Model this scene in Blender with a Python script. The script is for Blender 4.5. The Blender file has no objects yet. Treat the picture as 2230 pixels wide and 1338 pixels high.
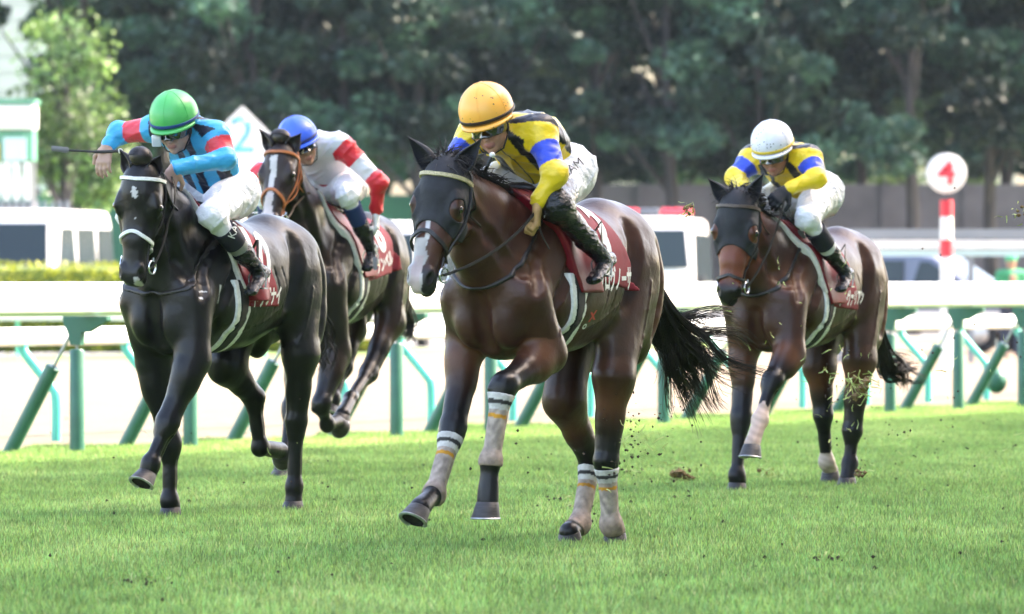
import bpy, bmesh, math, random, time
import numpy as np
from mathutils import Vector, Matrix
random.seed(7); RNG = np.random.default_rng(7)
T0 = time.time()
scene = bpy.context.scene
COL = scene.collection

# ------------------------------------------------------------------ camera, sky, sun, exposure
FPX, CX, HY, CAMH = 14000.0, 1115.0, 614.0, 1.23        # photo pixels (2230 wide): focal length, centre, horizon
cam_d = bpy.data.cameras.new('camera'); cam = bpy.data.objects.new('camera', cam_d); COL.objects.link(cam)
cam.location = (0, 0, CAMH); cam.rotation_euler = (math.radians(90) - (669 - HY) / FPX, 0, 0)
cam_d.sensor_width = 36; cam_d.lens = FPX / 2230 * 36; cam_d.clip_start = .5; cam_d.clip_end = 2000
cam_d.dof.use_dof = True; cam_d.dof.focus_distance = 31.0; cam_d.dof.aperture_fstop = 5.2
scene.camera = cam
world = bpy.data.worlds.new("World"); scene.world = world; world.use_nodes = True
SUN_EL, SUN_DIR = 42.0, Vector((0.97, 0.24))             # sun high on the right, a little beyond
SUN_DIR.normalize()
nt = world.node_tree; bg = nt.nodes['Background']
sky = nt.nodes.new('ShaderNodeTexSky'); sky.sky_type = 'NISHITA'; sky.sun_disc = False
sky.sun_elevation = math.radians(SUN_EL); sky.sun_rotation = math.atan2(SUN_DIR.x, SUN_DIR.y)
sky.air_density = 1.0; sky.dust_density = 3.5; sky.ozone_density = 1.0
nt.links.new(sky.outputs[0], bg.inputs[0]); bg.inputs[1].default_value = 0.15
sun_d = bpy.data.lights.new('sun', 'SUN'); sun = bpy.data.objects.new('sun', sun_d); COL.objects.link(sun)
sun_d.energy = 2.8; sun_d.angle = math.radians(0.6); sun_d.color = (1, .96, .88)
ce = math.cos(math.radians(SUN_EL)); sv = Vector((SUN_DIR.x * ce, SUN_DIR.y * ce, math.sin(math.radians(SUN_EL))))
sun.rotation_euler = sv.to_track_quat('Z', 'Y').to_euler(); sun.location = (20, 0, 40)
scene.view_settings.view_transform = 'Standard'; scene.view_settings.look = 'None'
scene.view_settings.exposure = 2.92; scene.view_settings.gamma = 1; scene.view_settings.use_curve_mapping = False
try:
    scene.view_settings.use_white_balance = True
    scene.view_settings.white_balance_temperature = 7300; scene.view_settings.white_balance_tint = 14
except Exception: pass

# ------------------------------------------------------------------ small helpers
def V(*a): return np.array(a, dtype=np.float64)
def nrm(v): v = np.asarray(v, float); return v / (np.linalg.norm(v) + 1e-12)
def at(px, py, Y):                                        # a photo pixel at distance Y as a world point
    return V((px - CX) / FPX * Y, Y, CAMH + (HY - py) / FPX * Y)
def gat(px, py):                                          # a photo pixel on the ground
    return at(px, py, FPX * CAMH / (py - HY))
def tag(o, label=None, cat=None, group=None, kind=None):
    if label: o['label'] = label
    if cat: o['category'] = cat
    if group: o['group'] = group
    if kind: o['kind'] = kind
    return o
def empty(name, loc=(0, 0, 0), rz=0.0):
    o = bpy.data.objects.new(name, None); COL.objects.link(o); o.location = tuple(loc); o.rotation_euler = (0, 0, rz)
    o.empty_display_size = .2
    return o
def mesh_obj(name, verts, faces, mat, parent=None, smooth=True, colors=None, mats=None, fmat=None):
    me = bpy.data.meshes.new(name)
    verts = np.asarray(verts, np.float32).reshape(-1, 3)
    if isinstance(faces, np.ndarray):
        n = len(faces); k = faces.shape[1]
        me.vertices.add(len(verts)); me.vertices.foreach_set('co', verts.ravel())
        me.loops.add(n * k); me.loops.foreach_set('vertex_index', faces.astype(np.int32).ravel())
        me.polygons.add(n); me.polygons.foreach_set('loop_start', np.arange(0, n * k, k, dtype=np.int32))
        me.update(calc_edges=True)
    else:
        me.from_pydata(verts.tolist(), [], faces); me.update()
    if smooth: me.polygons.foreach_set('use_smooth', np.ones(len(me.polygons), bool))
    if colors is not None:
        c = np.ones((len(verts), 4), np.float32); c[:, :3] = colors
        a = me.color_attributes.new('Col', 'FLOAT_COLOR', 'POINT'); a.data.foreach_set('color', c.ravel())
    for m in (mats or [mat]): me.materials.append(m)
    if fmat is not None: me.polygons.foreach_set('material_index', np.asarray(fmat, np.int32))
    o = bpy.data.objects.new(name, me); COL.objects.link(o)
    if parent is not None: o.parent = parent
    return o
class MB:                                                 # collects boxes, tubes and lathes into one mesh
    def __init__(s): s.v = []; s.f = []
    def add(s, vs, fs):
        b = len(s.v); s.v += [tuple(map(float, p)) for p in vs]; s.f += [tuple(i + b for i in f) for f in fs]; return s
    def box(s, c, size, R=None, bev=0.0):
        hx, hy, hz = [q / 2 for q in size]; c = np.asarray(c, float); R = np.eye(3) if R is None else R
        if bev <= 0:
            P = [(x, y, z) for x in (-hx, hx) for y in (-hy, hy) for z in (-hz, hz)]
            F = [(0, 1, 3, 2), (4, 6, 7, 5), (0, 4, 5, 1), (2, 3, 7, 6), (0, 2, 6, 4), (1, 5, 7, 3)]
        else:                                            # rounded in plan, chamfered top and bottom
            P = []; F = []; b = bev; n = 3; ring = []
            for cx, cy, a0 in ((hx - b, hy - b, 0), (-hx + b, hy - b, 90), (-hx + b, -hy + b, 180), (hx - b, -hy + b, 270)):
                for k in range(n + 1):
                    a = math.radians(a0 + 90 * k / n); ring.append((cx, cy, math.cos(a), math.sin(a)))
            lv = [(-hz, .0), (-hz + b * .3, .7), (-hz + b, 1), (hz - b, 1), (hz - b * .3, .7), (hz, .0)]
            m = len(ring)
            for z, q in lv:
                for cx, cy, ax, ay in ring: P.append((cx + ax * b * q, cy + ay * b * q, z))
            for i in range(len(lv) - 1):
                for j in range(m): F.append((i * m + j, i * m + (j + 1) % m, (i + 1) * m + (j + 1) % m, (i + 1) * m + j))
            F.append(tuple(range(m))[::-1]); F.append(tuple((len(lv) - 1) * m + j for j in range(m)))
        return s.add([c + R @ np.array(p) for p in P], F)
    def tube(s, pts, rad, n=8, cap=True, flat=None, ref=None):
        pts = [np.asarray(p, float) for p in pts]; rad = [rad] * len(pts) if np.isscalar(rad) else list(rad)
        b = len(s.v); m = len(pts); pr = None
        for i, p in enumerate(pts):
            t = nrm(pts[min(i + 1, m - 1)] - pts[max(i - 1, 0)])
            if ref is not None: u = np.asarray(ref[i] if np.ndim(ref) > 1 else ref, float)
            else: u = pr if pr is not None else (V(0, 0, 1) if abs(t[2]) < .9 else V(1, 0, 0))
            u = nrm(u - t * (u @ t)); w = np.cross(t, u); pr = u
            for k in range(n):
                a = 2 * math.pi * (k + .5) / n
                fu, fw = (1, 1) if flat is None else flat
                s.v.append(tuple(p + rad[i] * (math.cos(a) * u * fu + math.sin(a) * w * fw)))
        for i in range(m - 1):
            for k in range(n):
                s.f.append((b + i * n + k, b + i * n + (k + 1) % n, b + (i + 1) * n + (k + 1) % n, b + (i + 1) * n + k))
        if cap:
            s.f.append(tuple(b + k for k in range(n))[::-1]); s.f.append(tuple(b + (m - 1) * n + k for k in range(n)))
        return s
    def torus(s, c, R, r, ax, n=20, m=6, arc=(0, 360)):
        ax = nrm(ax); u = nrm(np.cross(ax, V(.3, .1, 1))); w = np.cross(ax, u)
        full = abs(arc[1] - arc[0]) >= 359
        cnt = n if full else n + 1; b = len(s.v)
        for i in range(cnt):
            a = math.radians(arc[0] + (arc[1] - arc[0]) * i / n); d = u * math.cos(a) + w * math.sin(a)
            for k in range(m):
                q = 2 * math.pi * k / m; s.v.append(tuple(np.asarray(c) + d * (R + r * math.cos(q)) + ax * r * math.sin(q)))
        for i in range(n):
            j = (i + 1) % cnt
            for k in range(m): s.f.append((b + i * m + k, b + j * m + k, b + j * m + (k + 1) % m, b + i * m + (k + 1) % m))
        return s
    def ball(s, c, r, n=10, m=7, R=None):
        r = (r, r, r) if np.isscalar(r) else r; R = np.eye(3) if R is None else R; b = len(s.v)
        for i in range(m + 1):
            th = math.pi * i / m
            for k in range(n):
                ph = 2 * math.pi * k / n
                s.v.append(tuple(np.asarray(c) + R @ V(r[0] * math.sin(th) * math.cos(ph), r[1] * math.sin(th) * math.sin(ph), r[2] * math.cos(th))))
        for i in range(m):
            for k in range(n): s.f.append((b + i * n + k, b + (i + 1) * n + k, b + (i + 1) * n + (k + 1) % n, b + i * n + (k + 1) % n))
        return s
    def build(s, name, mat, parent=None, smooth=True, auto=True):
        o = mesh_obj(name, s.v, s.f, mat, parent, smooth)
        if smooth and auto:
            try: o.data.set_sharp_from_angle(angle=math.radians(38))
            except Exception: pass
        return o

# ------------------------------------------------------------------ signed distance modelling: primitives, smooth union, surface nets
def cap(a, b, ra, rb=None, k=.04): return dict(t='cap', a=np.array(a, float), b=np.array(b, float), ra=ra, rb=ra if rb is None else rb, k=k)
def ecap(a, b, side, sa, sb, k=.05):                       # sa=(radius along side, radius across), likewise sb
    a = np.array(a, float); b = np.array(b, float); ax = nrm(b - a); s = np.array(side, float); s = nrm(s - ax * (s @ ax)); n = np.cross(ax, s)
    return dict(t='ecap', a=a, b=b, s=s, n=n, ax=ax, sa=sa, sb=sb, k=k)
def ell(c, r, R=None, k=.05): return dict(t='ell', c=np.array(c, float), r=np.array(r, float), R=None if R is None else np.array(R, float), k=k)
def sub(p): p['sub'] = True; return p
def bounds(p):
    if p['t'] == 'ell': m = float(max(p['r'])); lo = p['c'] - m; hi = p['c'] + m
    else:
        if p['t'] == 'cap': ra, rb = p['ra'], p['rb']
        else: ra, rb = max(p['sa']), max(p['sb'])
        lo = np.minimum(p['a'] - ra, p['b'] - rb); hi = np.maximum(p['a'] + ra, p['b'] + rb)
    return lo, hi
def pdist(p, X, Y, Z):
    if p['t'] == 'ell':
        x, y, z = X - p['c'][0], Y - p['c'][1], Z - p['c'][2]; R = p['R']; r = p['r']
        if R is not None:
            x, y, z = (R[0, 0] * x + R[0, 1] * y + R[0, 2] * z, R[1, 0] * x + R[1, 1] * y + R[1, 2] * z, R[2, 0] * x + R[2, 1] * y + R[2, 2] * z)
        k0 = np.sqrt((x / r[0]) ** 2 + (y / r[1]) ** 2 + (z / r[2]) ** 2); k1 = np.sqrt((x / r[0] ** 2) ** 2 + (y / r[1] ** 2) ** 2 + (z / r[2] ** 2) ** 2)
        return k0 * (k0 - 1) / (k1 + 1e-9)
    a = p['a']; ab = p['b'] - a; L2 = ab @ ab + 1e-12
    x, y, z = X - a[0], Y - a[1], Z - a[2]
    t = np.clip((x * ab[0] + y * ab[1] + z * ab[2]) / L2, 0, 1)
    x = x - t * ab[0]; y = y - t * ab[1]; z = z - t * ab[2]
    if p['t'] == 'cap': return np.sqrt(x * x + y * y + z * z) - (p['ra'] + t * (p['rb'] - p['ra']))
    s, n, ax = p['s'], p['n'], p['ax']
    qs = x * s[0] + y * s[1] + z * s[2]; qn = x * n[0] + y * n[1] + z * n[2]; qa = x * ax[0] + y * ax[1] + z * ax[2]
    rs = p['sa'][0] + t * (p['sb'][0] - p['sa'][0]); rn = p['sa'][1] + t * (p['sb'][1] - p['sa'][1]); rl = np.minimum(rs, rn)
    k0 = np.sqrt((qs / rs) ** 2 + (qn / rn) ** 2 + (qa / rl) ** 2); k1 = np.sqrt((qs / rs ** 2) ** 2 + (qn / rn ** 2) ** 2 + (qa / rl ** 2) ** 2)
    return k0 * (k0 - 1) / (k1 + 1e-9)
def smin(a, b, k):
    h = np.maximum(k - np.abs(a - b), 0) / k; return np.minimum(a, b) - h * h * k * .25
def smax(a, b, k): return -smin(-a, -b, k)
def sdf_points(prims, P):
    D = np.full(len(P), 1e3)
    if not len(P): return D
    lo, hi = P.min(0), P.max(0)
    for p in prims:
        if 'bb' not in p: p['bb'] = bounds(p)
        a, b = p['bb']; m = .07 + p['k']
        if (a - m > hi).any() or (b + m < lo).any(): continue
        d = pdist(p, P[:, 0], P[:, 1], P[:, 2])
        D = smax(D, -d, p['k']) if p.get('sub') else smin(D, d, p['k'])
    return D
def sdf_grid(prims, lo, hi, h):
    lo = np.asarray(lo, float); hi = np.asarray(hi, float); n = np.ceil((hi - lo) / h).astype(int) + 1
    ax = [(lo[i] + h * np.arange(n[i])).astype(np.float32) for i in range(3)]
    D = np.full(n, 9., np.float32)
    for p in prims:
        a, b = bounds(p); m = p['k'] + 3 * h + (.03)
        i0 = np.maximum(np.floor((a - m - lo) / h).astype(int), 0); i1 = np.minimum(np.ceil((b + m - lo) / h).astype(int) + 1, n)
        if (i1 <= i0).any(): continue
        sl = tuple(slice(i0[i], i1[i]) for i in range(3))
        d = pdist(p, ax[0][sl[0]][:, None, None], ax[1][sl[1]][None, :, None], ax[2][sl[2]][None, None, :])
        D[sl] = smax(D[sl], -d, p['k']) if p.get('sub') else smin(D[sl], d, p['k'])
    return D, ax
def nets(D, lo, h):
    ins = D < 0; nx, ny, nz = D.shape
    c = np.zeros((nx - 1, ny - 1, nz - 1), np.int8)
    for i in (0, 1):
        for j in (0, 1):
            for k in (0, 1): c += ins[i:nx - 1 + i, j:ny - 1 + j, k:nz - 1 + k]
    act = (c > 0) & (c < 8); I, J, K = np.nonzero(act)
    idx = np.full(act.shape, -1, np.int32); idx[I, J, K] = np.arange(len(I))
    acc = np.zeros((len(I), 3)); cnt = np.zeros(len(I))
    cor = {(i, j, k): D[I + i, J + j, K + k].astype(float) for i in (0, 1) for j in (0, 1) for k in (0, 1)}
    for a in list(cor):
        for d in range(3):
            if a[d]: continue
            b = list(a); b[d] = 1; b = tuple(b); A, B = cor[a], cor[b]; m = (A < 0) != (B < 0)
            t = np.where(m, A / np.where(m, A - B, 1), 0); q = np.zeros((len(I), 3)) + np.array(a); q[:, d] += t
            acc += q * m[:, None]; cnt += m
    P = (acc / np.maximum(cnt, 1)[:, None] + np.stack([I, J, K], 1)) * h + np.asarray(lo)
    F = []
    for d in range(3):
        o = [(1, 2), (2, 0), (0, 1)][d]
        A = ins[tuple(slice(0, -1) if q == d else slice(None) for q in range(3))]; B = ins[tuple(slice(1, None) if q == d else slice(None) for q in range(3))]
        e = np.stack(np.nonzero(A != B), 1); fl = A[tuple(e.T)]
        ok = (e[:, o[0]] > 0) & (e[:, o[1]] > 0) & (e[:, o[0]] < D.shape[o[0]] - 1) & (e[:, o[1]] < D.shape[o[1]] - 1)
        e = e[ok]; fl = fl[ok]; q = []
        for da, db in ((0, 0), (1, 0), (1, 1), (0, 1)):
            w = e.copy(); w[:, o[0]] -= da; w[:, o[1]] -= db; q.append(idx[w[:, 0], w[:, 1], w[:, 2]])
        q = np.stack(q, 1); q[~fl] = q[~fl][:, ::-1]; F.append(q)
    return P, np.concatenate(F)
def pbounds(prims, pad):
    bs = [bounds(p) for p in prims if not p.get('sub')]
    return np.min([b[0] for b in bs], 0) - pad, np.max([b[1] for b in bs], 0) + pad
def sdf_mesh(name, prims, h, mat, parent, color=None, region=None, off=0.0, box=None, disp=None):
    lo, hi = pbounds(prims, off + 3 * h) if box is None else (np.array(box[0], float), np.array(box[1], float))
    D, ax = sdf_grid(prims, lo, hi, h); D = D - off
    G = (ax[0][:, None, None], ax[1][None, :, None], ax[2][None, None, :])
    if disp is not None: D = D + disp(*G)
    if region is not None: D = np.maximum(D, region(*G))
    P, F = nets(D.astype(np.float32), lo, h)
    if len(P) == 0: print('EMPTY', name); P = np.zeros((3, 3)); F = np.array([[0, 1, 2, 0]])
    return mesh_obj(name, P, F, mat, parent, True, None if color is None else color(P))
def project(prims, P, N, start, off):                     # march points along -N on to the surface
    P = np.asarray(P, float); N = nrm(N); Q = P + N * start; t = np.zeros(len(P))
    for _ in range(30):
        d = sdf_points(prims, Q - N * t[:, None]) - off
        t += np.clip(d, -.01, .06) * .85
    return Q - N * t[:, None]
def grad(prims, P, e=.004):
    P = np.asarray(P, float); g = np.stack([sdf_points(prims, P + d) - sdf_points(prims, P - d) for d in np.eye(3) * e], 1)
    return g / (np.linalg.norm(g, axis=1, keepdims=True) + 1e-9)
def text_mesh(s, size, bold=0.0):
    cu = bpy.data.curves.new('lettering', 'FONT'); cu.body = s; cu.size = size; cu.align_x = 'CENTER'; cu.align_y = 'CENTER'; cu.offset = bold; cu.resolution_u = 3
    o = bpy.data.objects.new('lettering', cu); me = bpy.data.meshes.new_from_object(o)
    bpy.data.objects.remove(o); bpy.data.curves.remove(cu)
    return me
def lettering(name, s, size, origin, U, W, mat, parent, prims=None, N=None, start=.3, off=.02, bold=0.0, cut=.03, squash=1.0, crop=None):
    me = text_mesh(s, size, bold); bm = bmesh.new(); bm.from_mesh(me); bpy.data.meshes.remove(me)
    if crop:
        for co, no in crop:
            bmesh.ops.bisect_plane(bm, geom=bm.verts[:] + bm.edges[:] + bm.faces[:], plane_co=co, plane_no=no, clear_outer=True)
    if prims is not None and bm.verts:
        xs = [v.co.x for v in bm.verts]; ys = [v.co.y for v in bm.verts]
        for lo_, hi_, no in ((min(xs), max(xs), (1, 0, 0)), (min(ys), max(ys), (0, 1, 0))):
            c = lo_ + cut
            while c < hi_:
                bmesh.ops.bisect_plane(bm, geom=bm.verts[:] + bm.edges[:] + bm.faces[:], plane_co=(c * no[0], c * no[1], 0), plane_no=no); c += cut
        bmesh.ops.triangulate(bm, faces=bm.faces)
    U = nrm(U); W = nrm(W); P = np.array([np.asarray(origin) + U * v.co.x * squash + W * v.co.y for v in bm.verts]); F = [tuple(v.index for v in f.verts) for f in bm.faces]
    bm.free()
    if len(P) == 0: return None
    if prims is not None: P = project(prims, P, N, start, off)
    o = mesh_obj(name, P, F, mat, parent, True)
    if prims is None:
        m = o.modifiers.new('t', 'SOLIDIFY'); m.thickness = .004
    return o

# ------------------------------------------------------------------ materials
def material(name, base=(.5, .5, .5), rough=.5, attr=False, noise=None, bump=None, metal=0, spec=.5, coat=0, sheen=0, trans=0, emit=None, var=0):
    m = bpy.data.materials.new(name); m.use_nodes = True; t = m.node_tree; b = t.nodes['Principled BSDF']; L = t.links.new
    b.inputs['Base Color'].default_value = (*base, 1); b.inputs['Roughness'].default_value = rough; b.inputs['Metallic'].default_value = metal
    b.inputs['Specular IOR Level'].default_value = spec; b.inputs['Coat Weight'].default_value = coat; b.inputs['Sheen Weight'].default_value = sheen
    b.inputs['Transmission Weight'].default_value = trans
    tc = t.nodes.new('ShaderNodeTexCoord'); src = None
    if attr:
        a = t.nodes.new('ShaderNodeAttribute'); a.attribute_name = 'Col'; src = a.outputs['Color']
    if noise:                                            # (scale, low, high[, stretch]) multiplies the colour by real mottling
        n = t.nodes.new('ShaderNodeTexNoise'); n.inputs['Scale'].default_value = noise[0]; n.inputs['Detail'].default_value = 5
        mp = t.nodes.new('ShaderNodeMapping'); mp.inputs['Scale'].default_value = noise[3] if len(noise) > 3 else (1, 1, 1)
        L(tc.outputs['Object'], mp.inputs[0]); L(mp.outputs[0], n.inputs['Vector'])
        r = t.nodes.new('ShaderNodeMapRange'); r.inputs[1].default_value = .3; r.inputs[2].default_value = .7; r.inputs[3].default_value = noise[1]; r.inputs[4].default_value = noise[2]
        L(n.outputs['Fac'], r.inputs[0])
        mx = t.nodes.new('ShaderNodeMix'); mx.data_type = 'RGBA'; mx.blend_type = 'MULTIPLY'; mx.inputs[0].default_value = 1
        if src: L(src, mx.inputs[6])
        else: mx.inputs[6].default_value = (*base, 1)
        cb = t.nodes.new('ShaderNodeCombineColor')
        for i in range(3): L(r.outputs[0], cb.inputs[i])
        L(cb.outputs[0], mx.inputs[7]); src = mx.outputs[2]
    if var:                                              # each object its own shade
        oi = t.nodes.new('ShaderNodeObjectInfo'); hs = t.nodes.new('ShaderNodeHueSaturation'); r = t.nodes.new('ShaderNodeMapRange')
        r.inputs[3].default_value = 1 - var; r.inputs[4].default_value = 1 + var; L(oi.outputs['Random'], r.inputs[0]); L(r.outputs[0], hs.inputs['Value'])
        if src: L(src, hs.inputs['Color'])
        else: hs.inputs['Color'].default_value = (*base, 1)
        src = hs.outputs[0]
    if src: L(src, b.inputs['Base Color'])
    if bump:                                             # list of (scale, strength, distance[, stretch])
        prev = None
        for q in bump:
            n = t.nodes.new('ShaderNodeTexNoise'); n.inputs['Scale'].default_value = q[0]; n.inputs['Detail'].default_value = 4
            mp = t.nodes.new('ShaderNodeMapping'); mp.inputs['Scale'].default_value = q[3] if len(q) > 3 else (1, 1, 1)
            L(tc.outputs['Object'], mp.inputs[0]); L(mp.outputs[0], n.inputs['Vector'])
            bp = t.nodes.new('ShaderNodeBump'); bp.inputs['Strength'].default_value = q[1]; bp.inputs['Distance'].default_value = q[2]
            L(n.outputs['Fac'], bp.inputs['Height'])
            if prev: L(prev, bp.inputs['Normal'])
            prev = bp.outputs[0]
        L(prev, b.inputs['Normal'])
    if emit: b.inputs['Emission Color'].default_value = (*emit[0], 1); b.inputs['Emission Strength'].default_value = emit[1]
    return m
M = {}
def rough_noise(m, scale, lo, hi):
    t = m.node_tree; n = t.nodes.new('ShaderNodeTexNoise'); n.inputs['Scale'].default_value = scale; n.inputs['Detail'].default_value = 5; tc = t.nodes.new('ShaderNodeTexCoord'); t.links.new(tc.outputs['Object'], n.inputs['Vector'])
    r = t.nodes.new('ShaderNodeMapRange'); r.inputs[1].default_value = .35; r.inputs[2].default_value = .65; r.inputs[3].default_value = lo; r.inputs[4].default_value = hi; t.links.new(n.outputs['Fac'], r.inputs[0]); t.links.new(r.outputs[0], t.nodes['Principled BSDF'].inputs['Roughness'])
M['coat'] = material('horse_coat', attr=True, rough=.36, noise=(7, .75, 1.25), bump=[(9, .4, .015), (22, .32, .006), (48, .2, .003), (260, .25, .0015)], spec=.34)
rough_noise(M['coat'], 2.6, .30, .44)
M['skin'] = material('skin', attr=True, rough=.5, noise=(30, .92, 1.06), bump=[(120, .15, .002)])
M['silk'] = material('racing_silks', attr=True, rough=.4, noise=(6, .9, 1.08), bump=[(6, .9, .030, (1, 1, 1.8)), (18, .3, .006)], sheen=.1)
M['breech'] = material('white_breeches', (.80, .80, .84), rough=.5, noise=(8, .92, 1.04), bump=[(9, 1.0, .028, (1, 1, 1.5)), (28, .8, .009), (70, .3, .003)])
M['boot'] = material('boot_leather', (.006, .006, .007), rough=.22, bump=[(22, 1.0, .022, (1, 1, 1.8)), (60, .8, .008)], spec=.5, coat=.15)
M['lining'] = material('black_fabric', (.012, .012, .014), rough=.75, noise=(20, .8, 1.2), bump=[(90, .3, .002)])
M['hood'] = material('hood_fabric', (.022, .022, .026), rough=.66, noise=(14, .75, 1.3), bump=[(10, .8, .012), (200, .3, .001)], sheen=.08, spec=.3)
M['leather'] = material('dark_leather', (.022, .018, .016), rough=.4, noise=(40, .7, 1.3), bump=[(90, .3, .002)])
M['tan'] = material('orange_leather', (.42, .13, .04), rough=.42, noise=(40, .75, 1.2), bump=[(90, .3, .002)])
M['brownleather'] = material('brown_leather', (.09, .06, .045), rough=.45, noise=(40, .75, 1.2))
M['whitestrap'] = material('white_strap', (.86, .86, .84), rough=.45, noise=(50, .8, 1.05), bump=[(160, .5, .002)])
M['rope'] = material('braided_browband', (.62, .52, .3), rough=.5, noise=(160, .45, 1.1), bump=[(180, .9, .004)])
M['metal'] = material('steel', (.62, .62, .62), rough=.22, metal=1)
M['hoof'] = material('hoof_horn', (.032, .028, .027), rough=.5, noise=(14, .6, 1.5, (1, 1, 5)), bump=[(40, .5, .003, (1, 1, 6))])
M['shoe'] = material('aluminium_shoe', (.6, .6, .62), rough=.35, metal=.8, noise=(30, .7, 1.1))
M['sole'] = material('hoof_sole', (.015, .012, .01), rough=.9, noise=(40, .5, 1.5), bump=[(60, .8, .008)])
M['hair'] = material('horse_hair', (.018, .013, .011), rough=.42, noise=(20, .7, 1.6), spec=.5)
M['eye'] = material('horse_eye', (.008, .005, .004), rough=.05, spec=.8, coat=1)
M['red'] = material('saddle_cloth_red', (.25, .012, .024), rough=.7, noise=(9, .85, 1.1), bump=[(9, .6, .012), (220, .3, .001)])
M['darkred'] = material('saddle_flap_red', (.20, .010, .018), rough=.5, noise=(12, .85, 1.12), bump=[(8, .5, .01)])
M['print'] = material('white_print', (.78, .77, .75), rough=.6, noise=(60, .9, 1.03))
M['pad'] = material('white_pad', (.78, .76, .70), rough=.8, noise=(30, .8, 1.05), bump=[(120, .5, .003)])
M['band'] = material('leg_bandage', attr=True, rough=.85, noise=(26, .62, 1.12), bump=[(60, .9, .005), (14, .6, .008)])
M['goggle'] = material('goggle_lens', (.01, .01, .012), rough=.08, spec=.8, coat=1)
M['clear'] = material('clear_visor', (.55, .6, .62), rough=.1, spec=.8, coat=.5)
M['whip'] = material('whip', (.02, .02, .022), rough=.35)
def helmet_mat(name, c, spots=0.0, rough=.3):
    m = material(name, c, rough=.42, bump=[(6, .3, .006), (40, .15, .002)], coat=.15)
    t = m.node_tree; b = t.nodes['Principled BSDF']; tc = t.nodes.new('ShaderNodeTexCoord')
    if spots:
        v = t.nodes.new('ShaderNodeTexVoronoi'); v.inputs['Scale'].default_value = 60; n = t.nodes.new('ShaderNodeTexNoise'); n.inputs['Scale'].default_value = 11
        t.links.new(tc.outputs['Object'], v.inputs['Vector']); t.links.new(tc.outputs['Object'], n.inputs['Vector'])
        a = t.nodes.new('ShaderNodeMath'); a.operation = 'LESS_THAN'; a.inputs[1].default_value = .23
        c2 = t.nodes.new('ShaderNodeMath'); c2.operation = 'GREATER_THAN'; c2.inputs[1].default_value = 1 - spots
        mu = t.nodes.new('ShaderNodeMath'); mu.operation = 'MULTIPLY'
        t.links.new(v.outputs['Distance'], a.inputs[0]); t.links.new(n.outputs['Fac'], c2.inputs[0]); t.links.new(a.outputs[0], mu.inputs[0]); t.links.new(c2.outputs[0], mu.inputs[1])
        mx = t.nodes.new('ShaderNodeMix'); mx.data_type = 'RGBA'; mx.inputs[6].default_value = (*c, 1); mx.inputs[7].default_value = (.06, .04, .03, 1)
        t.links.new(mu.outputs[0], mx.inputs[0]); t.links.new(mx.outputs[2], b.inputs['Base Color'])
    return m
ONLY = None
# ------------------------------------------------------------------ horses
def lerp(a, b, t): return a + (b - a) * t
def sm(x, a, b): t = np.clip((x - a) / (b - a), 0, 1); return t * t * (3 - 2 * t)
def seg_t(P, a, b):
    a = np.asarray(a); b = np.asarray(b); ab = b - a; t = np.clip(((P - a) @ ab) / (ab @ ab), 0, 1)
    return t, np.linalg.norm(P - a - t[:, None] * ab, axis=1)
class Frame:                                              # where a horse stands: its own x forward, y to its left, z up
    def __init__(s, X, Y, deg):
        a = math.radians(deg); s.W = V(X, Y, 0); s.d = V(-math.sin(a), -math.cos(a), 0); s.l = V(math.cos(a), -math.sin(a), 0)
        s.rz = math.atan2(s.d[1], s.d[0])
        s.camdir = nrm(V(-s.W @ s.d, -s.W @ s.l, 0))      # towards the camera, in the horse's own axes
    def loc(s, px, py, lat):
        rx = (px - CX) / FPX; Y = (lat + s.W @ s.l) / (rx * s.l[0] + s.l[1]); p = V(rx * Y, Y, 0) - s.W
        return V(p @ s.d, lat, CAMH + (HY - py) / FPX * Y)
    def world(s, p): return s.W + s.d * p[0] + s.l * p[1] + V(0, 0, p[2])
    def on(s, px, py, ref, fwd=0.0):                      # the pixel at the depth of a reference point
        Y = s.world(ref)[1] - fwd; q = at(px, py, Y) - s.W
        return V(q @ s.d, q @ s.l, q[2])
def catmull(pts, n=6):
    pts = [np.asarray(p, float) for p in pts]; out = []
    for i in range(len(pts) - 1):
        p0 = pts[max(i - 1, 0)]; p1 = pts[i]; p2 = pts[i + 1]; p3 = pts[min(i + 2, len(pts) - 1)]
        for k in range(n):
            t = k / n; out.append(.5 * ((2 * p1) + (p2 - p0) * t + (2 * p0 - 5 * p1 + 4 * p2 - p3) * t * t + (3 * p1 - p0 - 3 * p2 + p3) * t ** 3))
    out.append(pts[-1]); return out
def ribbon(mb, pts, nor, w, th):
    b = len(mb.v); m = len(pts)
    for i in range(m):
        t = nrm(pts[min(i + 1, m - 1)] - pts[max(i - 1, 0)]); n = nrm(nor[i] - t * (t @ nor[i])); s = np.cross(t, n)
        for a, c in ((-.5, 0), (-.4, 1), (.4, 1), (.5, 0), (.4, -.3), (-.4, -.3)): mb.v.append(tuple(pts[i] + s * w * a + n * th * c))
    for i in range(m - 1):
        for k in range(6): mb.f.append((b + i * 6 + k, b + i * 6 + (k + 1) % 6, b + (i + 1) * 6 + (k + 1) % 6, b + (i + 1) * 6 + k))
    mb.f.append(tuple(b + k for k in range(6))[::-1]); mb.f.append(tuple(b + (m - 1) * 6 + k for k in range(6)))
def strand(mb, pts, r0, r1=.0006, n=3):
    m = len(pts); mb.tube(pts, [lerp(r0, r1, (i / (m - 1)) ** 1.5) for i in range(m)], n=n, cap=False)

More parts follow.
